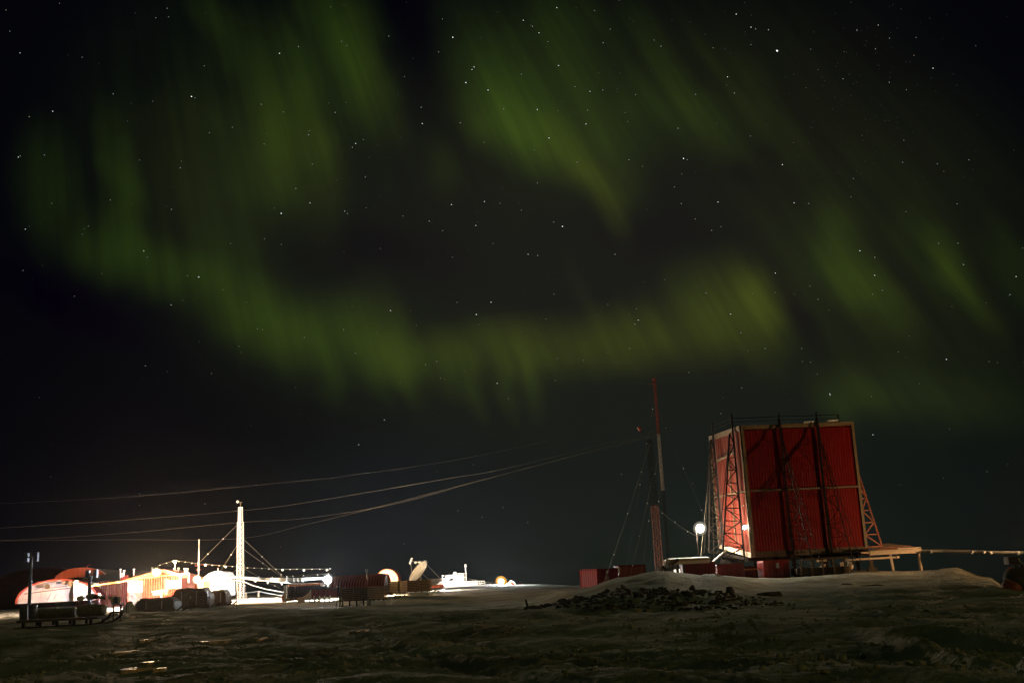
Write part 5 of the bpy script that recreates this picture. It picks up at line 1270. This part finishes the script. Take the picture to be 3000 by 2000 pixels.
# bright snow heap at the mast foot
vs = []; n1, n2 = 70, 14
for j in range(n2):
    for i in range(n1):
        u_, v_ = i / (n1 - 1), j / (n2 - 1); x = P(672, 1755, 150).x + (P(842, 1755, 150).x - P(672, 1755, 150).x) * u_; y = 138 + 18 * v_
        f = math.sin(PI * u_) ** .35 * math.sin(PI * v_) ** .6
        vs.append((x, y, gz(x, y) - .1 + f * (.35 + .45 * abs(noise.noise(Vector((x * 1.1, y * .6, 3)))))))
fs = [(j * n1 + i, j * n1 + i + 1, (j + 1) * n1 + i + 1, (j + 1) * n1 + i) for j in range(n2 - 1) for i in range(n1 - 1)]
mb = MB(); mb.add(vs, fs); tag(mb.build('snow_heap', SNOWW, smooth=True), 'brilliant white snow heap at the foot of the guyed mast', 'snow heap', kind='stuff')

# --- rack of gas cylinders
t = thing('cylinder_rack', G(885, 1760, 138), 'timber rack with an orange end post holding rows of gas cylinders', 'rack')
x0, x1 = P(834, 1740, 138).x, P(935, 1735, 138).x; zr0 = P(885, 1758, 138).z; zr0 = min(zr0, gz(x0 + 2, 138))
mb = MB(); mb.box(x0 + .15, x1, 138, 139.6, zr0 + .2, zr0 + .55); mb.build('base', WOOD, t)
mb = MB(); c = P(837, 1715, 137.9); mb.box(x0 - .05, x0 + .14, 137.8, 138.1, zr0 - .2, c.z); mb.build('end_post', WHITE, t)
mb = MB(); c = P(829, 1741, 137.9); mb.box(c.x - .12, c.x + .12, 137.8, 138.1, zr0 - .2, c.z); mb.build('end_post', ORC, t)
mb = MB()
for i in range(6): x = x0 + .5 + i * .62; mb.box(x - .07, x + .07, 137.93, 137.995, zr0 - .1, zr0 + .55)
mb.build('post', PWOOD, t)
mb = MB(); mb.box(x0 + .15, x1, 137.9, 137.95, zr0 + 1.0, zr0 + 1.08); mb.build('rail', DWOOD, t)
zc = P(885, 1708, 138).z
cyl0 = None
for r_ in range(3):
    for i in range(14):
        x = x0 + .32 + i * .285 + .1 * (r_ % 2); y = 138.15 + r_ * .32
        if cyl0 is None:
            t2 = thing('gas_cylinder', Vector((x, y, zr0 + .56)), 'dark gas cylinder with an orange cap in the rack', 'gas cylinder', 'gas cylinders standing in the rack')
            h_ = zc - zr0 - .95
            mb = MB(); mb.tube([(x, y, zr0 + .56), (x, y, zr0 + .56 + h_), (x, y, zr0 + .68 + h_)], .118, 12); k = len(mb.v)
            for q_ in range(k - 12, k): v = Vector(mb.v[q_]); c = Vector((x, y, v.z)); mb.v[q_] = tuple(c + (v - c) * .5)
            mb.build('cylinder_body', CYL, t2); mb = MB(); mb.tube([(x, y, zr0 + .685 + h_), (x, y, zr0 + .88 + h_)], .065, 10); mb.build('cap', ORC, t2); cyl0 = t2
        else:
            c = copy_tree(cyl0); c.location = (x, y, zr0 + .56 + rnd.uniform(-.03, .03))
# lit snow covered pipes on top / behind rack
t = thing('pipe_stack', P(880, 1710, 143), 'stack of white lit pipes lying behind the gas cylinders', 'pipes')
for k_ in range(6):
    mb = MB(); mb.tube([P(845 + rnd.uniform(-3, 3), 1709 + k_ * .9, 141.5 + k_ * .3), P(945 + rnd.uniform(-12, 8), 1709 + k_ * .9, 141.5 + k_ * .3)], .09, 7); mb.build('pipe', WHITE, t)
# canvas sheets and posts between the cylinders and the ribbed hut
t = thing('canvas_windbreak', G(905, 1760, 131), 'pale canvas sheet stretched in a curve beside the gas cylinders', 'windbreak')
c0, c1, c2 = P(872, 1750, 131), P(905, 1748, 131), P(912, 1725, 131.5); vs = []; 
for i in range(13):
    f = i / 12; x = c0.x + (c2.x - c0.x) * f; ztop_ = c0.z + (c2.z - c0.z) * f ** 2.2; zbo = gz(x, 131) - .1 + .55 * (f > .01)
    for y, z in ((131, ztop_), (131.04, ztop_), (131, min(zbo, ztop_ - .05)), (131.04, min(zbo, ztop_ - .05))): vs.append((x, y + .4 * math.sin(f * 2), z))
fs = []
for i in range(12):
    b = i * 4; c = b + 4; fs += [(b, c, c + 2, b + 2), (b + 1, b + 3, c + 3, c + 1), (b, b + 1, c + 1, c), (b + 2, c + 2, c + 3, b + 3)]
fs += [(0, 2, 3, 1), (48, 49, 51, 50)]
mb = MB(); mb.add(vs, fs); mb.build('sheet', PWOOD, t)
mb = MB(); mb.prof((P(868, 1755, 130.7).x, 130.7, 0), (1, 0, 0), (0, 1, 0), [(0, gz(c0.x, 131) - .1), (.95, gz(c0.x, 131) - .1), (.95, P(886, 1748, 130.7).z), (.5, P(880, 1753, 130.7).z)], .06); mb.build('lower_sheet', PWOOD, t)
t = thing('store_shed', G(935, 1755, 134), 'low open shed with reddish walls and pale posts below the bright white lamp', 'shed')
mb = MB(); x0, x1, z0, z1 = pbox(mb, 913, 1000, 1726, 1748, 134.3, 3); mb.build('wall', RED, t)
mb = MB(); mb.box(x0 - .1, x1 + .1, 134.2, 137.5, z1 + .01, z1 + .15); mb.build('roof', DWOOD, t)
for px in (922, 935, 951):
    mb = MB(); c = P(px, 1735, 134.1); mb.box(c.x - .08, c.x + .08, 134.0, 134.2, gz(c.x, 134) - .1, z1); mb.build('post', REDF, t)
for px in (920, 936, 951, 964):
    mb = MB(); c = P(px, 1750, 132); mb.beam(Vector((c.x, 132, gz(c.x, 132) - .2)), Vector((c.x + (.15 if px > 960 else 0), 132, P(px, 1744, 132).z)), .12); mb.build('short_post', PWOOD, t)

# --- ribbed red hut
Yr = 140.0
t = thing('ribbed_hut', G(1040, 1750, Yr), 'red hut with a ribbed arched roof right of the bright white lamp', 'hut')
z0 = P(1050, 1745, Yr).z
pL = P(966, 1720, Yr); pR = P(1122, 1720, Yr)
hw = 4.0; zt = P(1040, 1688, Yr + 4).z - z0
# long axis runs left to right; the arch profile runs front to back
dirx = (V2(pR) - V2(pL)).normalized(); LR = (V2(pR) - V2(pL)).length
nrm_ = Vector((-dirx.y, dirx.x, 0))
def archlong(t, O, dx, ny, L_, hw_, h_, mt_r, mt_w, n=22, ribs=19):
    outp = [(-hw_ * math.cos(PI * i / n), h_ * math.sin(PI * i / n) ** .85) for i in range(n + 1)]
    mb = MB(); mb.prof(O, ny, dx, outp, L_); mb.build('arched_shell', mt_w, t)
    for k in range(1):
        mb = MB(); 
        for r_ in range(ribs):
            l0 = L_ * (r_ + .1) / ribs; l1 = l0 + L_ / ribs * .42; a = []
            for i in range(n + 1):
                s_, z_ = outp[i]
                for e_ in (.20, 0):
                    for l_ in (l0, l1): a.append(O + ny * (s_ * (1 + e_ / hw_)) + dx * l_ + zv(z_ * (1 + e_ / h_)))
            f = []
            for i in range(n):
                b = i * 4; c = b + 4; f += [(b, b + 1, c + 1, c), (b, c, c + 2, b + 2), (b + 1, b + 3, c + 3, c + 1)]
            mb.add(a, f)
        mb.build('roof_rib', mt_r, t)
O = V2(pL) + nrm_ * hw + zv(z0)
archlong(t, O, dirx, nrm_, LR, hw, zt, ORG, DRED)  # orange ribs on a dark shell put the lamp's light into the colour
mb = MB(); n = 20; a = []
for i in range(n + 1):
    s_, z_ = -hw * math.cos(PI * i / n), zt * math.sin(PI * i / n) ** .85
    for e_ in (.12, -.05):
        for l_ in (LR + .01, LR + .16): a.append(O + nrm_ * (s_ * (1 + e_ / hw)) + dirx * l_ + zv(z_ + e_))
f = []
for i in range(n):
    b = i * 4; c = b + 4; f += [(b, b + 1, c + 1, c), (b + 2, c + 2, c + 3, b + 3), (b, c, c + 2, b + 2), (b + 1, b + 3, c + 3, c + 1)]
mb.add(a, f); mb.build('end_trim', ORG, t)
vt = thing('roof_vent', P(1074, 1700, 138), 'forked metal vent on the roof of the ribbed red hut', 'vent')
a = P(1075, 1697, 138); b = P(1074, 1674, 138); mb = MB(); mb.tube([a, (a.x, 138, b.z)], .06, 8); mb.build('pipe', GALV, vt)
for dx in (-.09, .09):
    mb = MB(); mb.tube([(a.x + dx, 138, b.z), (a.x + dx * 1.3, 138, P(1074, 1666, 138).z)], .04, 6); mb.build('prong', GALV, vt)
mb = MB(); c = P(1069, 1698, 137.6); mb.box(c.x - .35, c.x + .3, 137.4, 138.2, c.z - .05, c.z + .06); mb.build('base_plate', ORG, vt)
# --- pale round ended hut behind it
t = thing('round_hut', G(1134, 1740, 158), 'pale arched hut end glowing white behind the ribbed red hut', 'hut')
c = P(1134, 1699, 158); r_ = (P(1165, 1699, 158).x - P(1103, 1699, 158).x) / 2
pf = [(r_ * math.cos(PI * i / 28 - .0), r_ * math.sin(PI * i / 28)) for i in range(29)] + [(-r_, -2.0), (r_ * .98, -.5)]
mb = MB(); mb.prof(c, (1, 0, 0), (0, 1, 0), pf, 4); mb.build('end_wall', mat('pale_orange_paint', (.75, .50, .38), .55, 0, .05, 2), t)
mb = MB(); a = []
for i in range(29):
    for rr in (r_ + .10, r_ + .01):
        for l_ in (-.12, 4.1): a.append(c + Vector((rr * math.cos(PI * i / 28), l_, rr * math.sin(PI * i / 28))))
f = []
for i in range(28):
    b = i * 4; d2 = b + 4; f += [(b, d2, d2 + 1, b + 1), (b + 2, b + 3, d2 + 3, d2 + 2), (b, b + 2, d2 + 2, d2), (b + 1, d2 + 1, d2 + 3, b + 3)]
mb.add(a, f); mb.build('roof_edge', ORG, t)

# --- slatted crates on sledges
def slatcrate(px0, pxm, px1, yt, yb, Y, lb, bow):
    """two visible sides: dark one px0..pxm, lit one pxm..px1"""
    a, b, c = P(px0, yb, Y + 1.2), P(pxm, yb, Y), P(px1, yb, Y + 1.9)
    A_, B_, C_ = V2(a), V2(b), V2(c); zt_ = P(pxm, yt, Y).z; zg_ = gz(b.x, Y)
    t = thing('slatted_crate', Vector((b.x, Y + 1, zg_ + .3)), lb, 'crate', 'slatted timber crates on sledges')
    D_ = A_ + C_ - B_; z0 = zg_ + .62
    mb = MB(); ins = lambda p: p + ((A_ + C_) / 2 - p).normalized() * .16
    mb.hexa([ins(p) + zv(z0) for p in (A_, B_, C_, D_)] + [ins(p) + zv(zt_ - .12) for p in (A_, B_, C_, D_)]); mb.build('load', DWOOD, t)
    n = 7
    for p0, p1, nm in ((A_, B_, 'side_slats'), (B_, C_, 'end_slats')):
        mb = MB()
        for i in range(n):
            z_ = z0 + (zt_ - z0) * (i + .3) / n; mb.beam(p0 + zv(z_), p1 + zv(z_), .05, (zt_ - z0) / n * .62)
        mb.build(nm, WOOD, t)
    for p in (A_, (A_ + B_) / 2, B_, (B_ + C_) / 2, C_):
        d = (p - (A_ + C_) / 2).normalized(); mb = MB(); mb.beam(p + d * .05 + zv(z0 - .1), p + d * .05 + zv(zt_ + .04), .09); mb.build('corner_post', WOOD, t)
    t2 = thing('crate_sledge', Vector((b.x, Y + 1, zg_)), 'sledge with pale upturned runner tips carrying ' + bow, 'sledge', 'sledges under the slatted crates')
    mb = MB(); mb.hexa([p + zv(zg_ + .50) for p in (A_, B_, C_, D_)] + [p + zv(zg_ + .61) for p in (A_, B_, C_, D_)]); mb.build('deck', DWOOD, t2)
    e = (C_ - B_).normalized(); 
    for base_ in (B_, A_):
        mb = MB(); s0 = base_ - e * .1; s1 = base_ + e * ((C_ - B_).length + .15)
        mb.beam(s0 + zv(zg_ + .07), s1 + zv(zg_ + .07), .14, .12); mb.hexa([s1 + zv(zg_ + .0) - e * .3, s1 + e * .05 + zv(zg_ + .0), s1 + e * .05 + Vector((0, .14, zg_ + .0)), s1 - e * .3 + Vector((0, .14, zg_)), s1 + e * .55 + zv(zg_ + .62), s1 + e * .80 + zv(zg_ + .70), s1 + e * .80 + Vector((0, .14, zg_ + .7)), s1 + e * .55 + Vector((0, .14, zg_ + .62))])
        mb.build('runner', GALV, t2)
    mb = MB()
    for f_ in (.1, .35, .6, .85):
        p = A_ + (B_ - A_) * f_; mb.box(p.x - .06, p.x + .06, p.y - .05, p.y + .05, zg_ + .02, zg_ + .5)
        p = B_ + (C_ - B_) * f_; mb.box(p.x - .06, p.x + .06, p.y - .05, p.y + .05, zg_ + .1, zg_ + .5)
    mb.build('stanchion', STEEL, t2)
    mb = MB(); q0 = B_ + zv(zg_ + .12) + e * .2 - Vector((0, .25, 0)); q1 = B_ + e * ((C_ - B_).length * .9) - Vector((0, .25, 0)) + zv(zg_ + .12)
    mb.beam(q0 + zv(.06), q1 + zv(.06), .5, .46); mb.build('snow_rim', SNOW, t2)
    return t
slatcrate(996, 1078, 1132, 1716, 1776, 110, 'nearer slatted timber crate on a sledge, before the ribbed red hut', 'the nearer slatted crate')
slatcrate(1140, 1194, 1263, 1698, 1746, 138, 'farther slatted timber crate on a sledge, below the satellite dish', 'the farther slatted crate')
t = thing('tripod', G(990, 1770, 108), 'dark thin tripod leaning at the left end of the nearer slatted crate', 'tripod')
tp = P(992, 1712, 108)
for px, Y in ((984, 107.5), (995, 107), (1000, 109)):
    b = P(px, 1765, Y); b.z = gz(b.x, Y) - .1; mb = MB(); mb.tube([b, tp], .04, 6); mb.build('leg', STEEL, t)
mb = MB(); mb.ball(tp, .13, 8); mb.build('head', BLACK, t)

# --- satellite dish
t = thing('satellite_dish', G(1225, 1730, 165), 'large pale satellite dish tilted up left behind the farther slatted crate', 'satellite dish')
c = P(1231, 1677, 165); ax_ = Vector((-.66, -.44, .60)).normalized(); R_ = 1.8
e1 = ax_.cross(Vector((0, 0, 1))).normalized(); e2 = e1.cross(ax_).normalized(); vs = []; nr_, na = 8, 32
for side in (0, .06):
    for i in range(nr_ + 1):
        r = R_ * i / nr_
        for k in range(na): a_ = 2 * PI * k / na; vs.append(c + e1 * r * math.cos(a_) + e2 * r * 1.05 * math.sin(a_) + ax_ * (.13 * r * r - side))
fs = []; o2 = (nr_ + 1) * na
for i in range(nr_):
    for k in range(na):
        k2 = (k + 1) % na; q_ = (i * na + k, (i + 1) * na + k, (i + 1) * na + k2, i * na + k2); fs.append(q_); fs.append(tuple(o2 + z for z in reversed(q_)))
fs += [(nr_ * na + k, o2 + nr_ * na + k, o2 + nr_ * na + (k + 1) % na, nr_ * na + (k + 1) % na) for k in range(na)]
mb = MB(); mb.add(vs, fs); mb.build('reflector', WHITE, t, smooth=True)
mb = MB(); tip = P(1203, 1644, 163.5); bse = c + e2 * R_ * .95 + ax_ * .45; mb.beam(bse, tip, .10); mb.beam(c - e2 * R_ * .9 + ax_ * .4, tip, .05); mb.build('feed_arm', GALV, t)
mb = MB(); mb.beam(tip + Vector((-.15, 0, -.35)), tip + Vector((.22, 0, .50)), .28); mb.build('feed_horn', WHITE, t)
for px, py in ((1218, 1647), (1229, 1646)):
    p = P(px, py, 163.8); mb = MB(); mb.ball(p, .24, 10, (1, 1, .9)); mb.build('receiver_box', WHITE, t, smooth=True)
mb = MB(); g = G(1232, 1720, 166); mb.beam(g, c - ax_ * .1, .22); mb.build('pedestal', GALV, t)
mb = MB(); mb.tube([c + e2 * R_ * .9, P(1291, 1695, 168)], .045, 6); mb.tube([c - e1 * .4, P(1256, 1696, 167)], .035, 6); mb.build('stay', GALV, t)

# --- white steel platform with stairs
t = thing('steel_platform', G(1350, 1715, 185), 'white lit steel platform with stairs and a tall thin pole', 'platform')
Yp = 185
mb = MB(); x0, x1, z0, z1 = pbox(mb, 1328, 1358, 1682, 1702, Yp, 2.5); mb.build('cabin', WHITE, t)
mb = MB(); pbox(mb, 1328, 1336, 1674, 1681, Yp + .3, .8); mb.build('roof_box', WHITE, t)
mb = MB()
for px in (1296, 1312, 1328, 1345, 1358, 1366): c = P(px, 1690, Yp - .3); mb.beam((c.x, Yp - .3, P(px, 1708, Yp).z), (c.x, Yp - .3, P(px, 1684 if px < 1320 else 1679, Yp).z), .12)
for y_ in (1685, 1693, 1701): mb.beam(P(1296, y_ + 1, Yp - .3), P(1326, y_, Yp - .3), .10)
mb.beam(P(1336, 1679, Yp - .3), P(1368, 1679, Yp - .3), .12); mb.beam(P(1358, 1690, Yp - .3), P(1368, 1690, Yp - .3), .10)
mb.build('railing', WHITE, t)
mb = MB()
for k_ in (0, 14): mb.beam(P(1276 + k_, 1718, Yp - .6), P(1312 + k_, 1686, Yp - .6), .16, .22)
for i in range(9): f = i / 8; a = P(1276 + 36 * f, 1718 - 32 * f, Yp - .6); b = P(1290 + 36 * f, 1718 - 32 * f, Yp - .6); mb.beam(a, b, .10, .28)
mb.build('stairs', WHITE, t)
mb = MB(); mb.tube([P(1366, 1703, Yp - .5), P(1364, 1660, Yp - .5)], .09, 8); mb.build('pole', WHITE, t); mb = MB(); mb.tube([P(1364, 1660, Yp - .5), P(1364, 1652, Yp - .5)], .17, 8); mb.build('pole_head', WHITE, t)
mb = MB(); a = P(1282, 1712, Yp + .1); b = P(1400, 1705, Yp + .1)
for y_ in (1703, 1709, 1715): mb.beam(P(1300, y_ + 1, Yp), P(1420, y_ - 2, Yp), .13)
for i in range(16): px = 1302 + i * 7.8; mb.beam(P(px, 1702.5, Yp - .05), P(px + (4 if i % 2 else -4), 1716, Yp - .05), .10)
mb.build('base_truss', WHITE, t)
mb = MB(); pbox(mb, 1300, 1398, 1705, 1718, Yp + .3, 1.4); mb.build('skirt_panel', WHITE, t)
t = thing('rack_of_parts', G(1400, 1710, 188), 'low clutter of thin frames right of the white steel platform', 'frames')
mb = MB(); mb.beam(P(1372, 1695, 188), P(1395, 1698, 188), .12); mb.beam(P(1385, 1696, 188), P(1385, 1702, 188), .1); mb.beam(P(1393, 1697, 188), P(1393, 1703, 188), .1); mb.beam(P(1420, 1704, 188), P(1446, 1706, 188), .10); mb.beam(P(1430, 1708, 188), P(1452, 1706, 188), .08); mb.build('frame', GALV, t)
t = thing('pipe_stack', P(1270, 1705, 176), 'stack of dark pipes between the satellite dish and the white platform', 'pipes')
for k_ in range(4):
    mb = MB(); mb.tube([P(1255, 1697 + k_ * 5, 176), P(1296, 1695 + k_ * 5.5, 177)], .11, 7); mb.build('pipe', GALV, t)
mb = MB(); pbox(mb, 1262, 1300, 1713, 1721, 176, .7); mb.build('red_sill', ORG, t)
# --- small glowing dome and red marker on the skyline
t = thing('storage_dome', G(1498, 1714, 225), 'tiny pale dome right of the orange lamp on the skyline', 'dome')
c = P(1498, 1714, 225); c.z = gz(c.x, 225)
mb = MB(); mb.ball(c, .75, 20); mb.build('dome', REDF, t, smooth=True)
mb = MB(); mb.prof(c - Vector((0, .25, 0)), (1, 0, 0), (0, 1, 0), [(.80 * math.cos(PI * i / 20), .80 * math.sin(PI * i / 20)) for i in range(21)] + [(.72 * math.cos(PI * i / 20), .72 * math.sin(PI * i / 20)) for i in range(20, -1, -1)], .12); mb.build('rim', WHITE, t)
t = thing('marker_flag', G(1523, 1710, 228), 'tiny red marker on the skyline right of the pale dome', 'marker')
c = P(1524, 1709, 228); mb = MB(); mb.tube([c - zv(1), c + zv(.1)], .05, 6); mb.build('stake', STEEL, t); mb = MB(); mb.box(c.x - .2, c.x + .2, 227.95, 228.05, c.z - .1, c.z + .15); mb.build('flag', MRED, t)

# ---------------------------------------------------------------- the station's lamps, then some added unseen ones
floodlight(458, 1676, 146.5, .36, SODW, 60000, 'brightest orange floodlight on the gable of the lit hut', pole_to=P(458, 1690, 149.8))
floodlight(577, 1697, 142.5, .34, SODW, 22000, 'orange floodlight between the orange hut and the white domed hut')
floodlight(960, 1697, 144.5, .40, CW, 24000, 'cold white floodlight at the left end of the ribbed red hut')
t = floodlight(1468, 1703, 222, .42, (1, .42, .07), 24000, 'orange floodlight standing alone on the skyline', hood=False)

floodlight(1306, 1711, 180, .12, (1.0, .86, .74), 6500, 'added small white lamp low in front of the white steel platform', hood=False)  # added only to brighten the platform
floodlight(1128, 1722, 151.5, .14, SODW, 12000, 'added unseen lamp between the ribbed red hut and the pale round hut behind it', hood=False)  # added out of sight to brighten the round hut's end wall

floodlight(291, 1742, 147.5, .12, (1.0, .90, .93), 16000, 'added unseen cold white lamp low behind the gear on the front sledge', hood=False)  # added out of sight to brighten the arched hut's gable

# ---------------------------------------------------------------- haze: thin frosty air over the plateau
mb = MB(); mb.box(-3100, 3100, -520, 3100, -53, 45); hzo = mb.build('haze', MATS['dark_sea']); hzo.data.materials.clear()
hm = bpy.data.materials.new('frosty_air'); hm.use_nodes = True; t_ = hm.node_tree; t_.nodes.clear()
o_ = t_.nodes.new('ShaderNodeOutputMaterial'); v_ = t_.nodes.new('ShaderNodeVolumePrincipled')
v_.inputs['Density'].default_value = .000026; v_.inputs['Color'].default_value = (.9, .92, .95, 1); v_.inputs['Anisotropy'].default_value = .88
t_.links.new(v_.outputs[0], o_.inputs['Volume']); hzo.data.materials.append(hm); tag(hzo, kind='stuff')

# ---------------------------------------------------------------- a mesh whose pieces stand apart becomes one part per piece
def islands(me):
    n = len(me.vertices); par = list(range(n))
    def find(a):
        while par[a] != a: par[a] = par[par[a]]; a = par[a]
        return a
    for e in me.edges:
        a, b = find(e.vertices[0]), find(e.vertices[1])
        if a != b: par[a] = b
    g = {}
    for v in range(n): g.setdefault(find(v), []).append(v)
    return list(g.values())
def split_apart(o):
    me = o.data
    if me.users > 1 or len(me.vertices) > 4000: return
    isl = islands(me)
    if not 1 < len(isl) < 160: return
    bb = []
    for g in isl:
        c = [me.vertices[i].co for i in g]; bb.append(([min(p[k] for p in c) for k in range(3)], [max(p[k] for p in c) for k in range(3)]))
    sz = [max(b[1][k] - b[0][k] for k in range(3)) for b in bb]; n = len(isl); par = list(range(n))
    def find(a):
        while par[a] != a: a = par[a]
        return a
    for i in range(n):
        for j in range(i + 1, n):
            gap = math.sqrt(sum(max(0, bb[i][0][k] - bb[j][1][k], bb[j][0][k] - bb[i][1][k]) ** 2 for k in range(3)))
            if gap <= max(.02, .5 * max(sz[i], sz[j])): par[find(i)] = find(j)
    pieces = {}
    for i in range(n): pieces.setdefault(find(i), []).extend(isl[i])
    if not 1 < len(pieces) <= 24: return
    base = o.name.split('.')[0]; first = True; mt_ = me.materials[0]
    vco = [v.co.copy() for v in me.vertices]; fcs = [tuple(p.vertices) for p in me.polygons]; sm = me.polygons[0].use_smooth
    for pv in pieces.values():
        idx = {v: k for k, v in enumerate(sorted(pv))}
        nm = bpy.data.meshes.new(base); nm.from_pydata([vco[v] for v in sorted(pv)], [], [tuple(idx[v] for v in f) for f in fcs if f[0] in idx]); nm.materials.append(mt_)
        for p in nm.polygons: p.use_smooth = sm
        if first: o.data = nm; first = False
        else: c = o.copy(); c.data = nm; col.objects.link(c)
for o in list(col.objects):
    if o.type == 'MESH' and o.parent and o.get('kind') is None: split_apart(o)
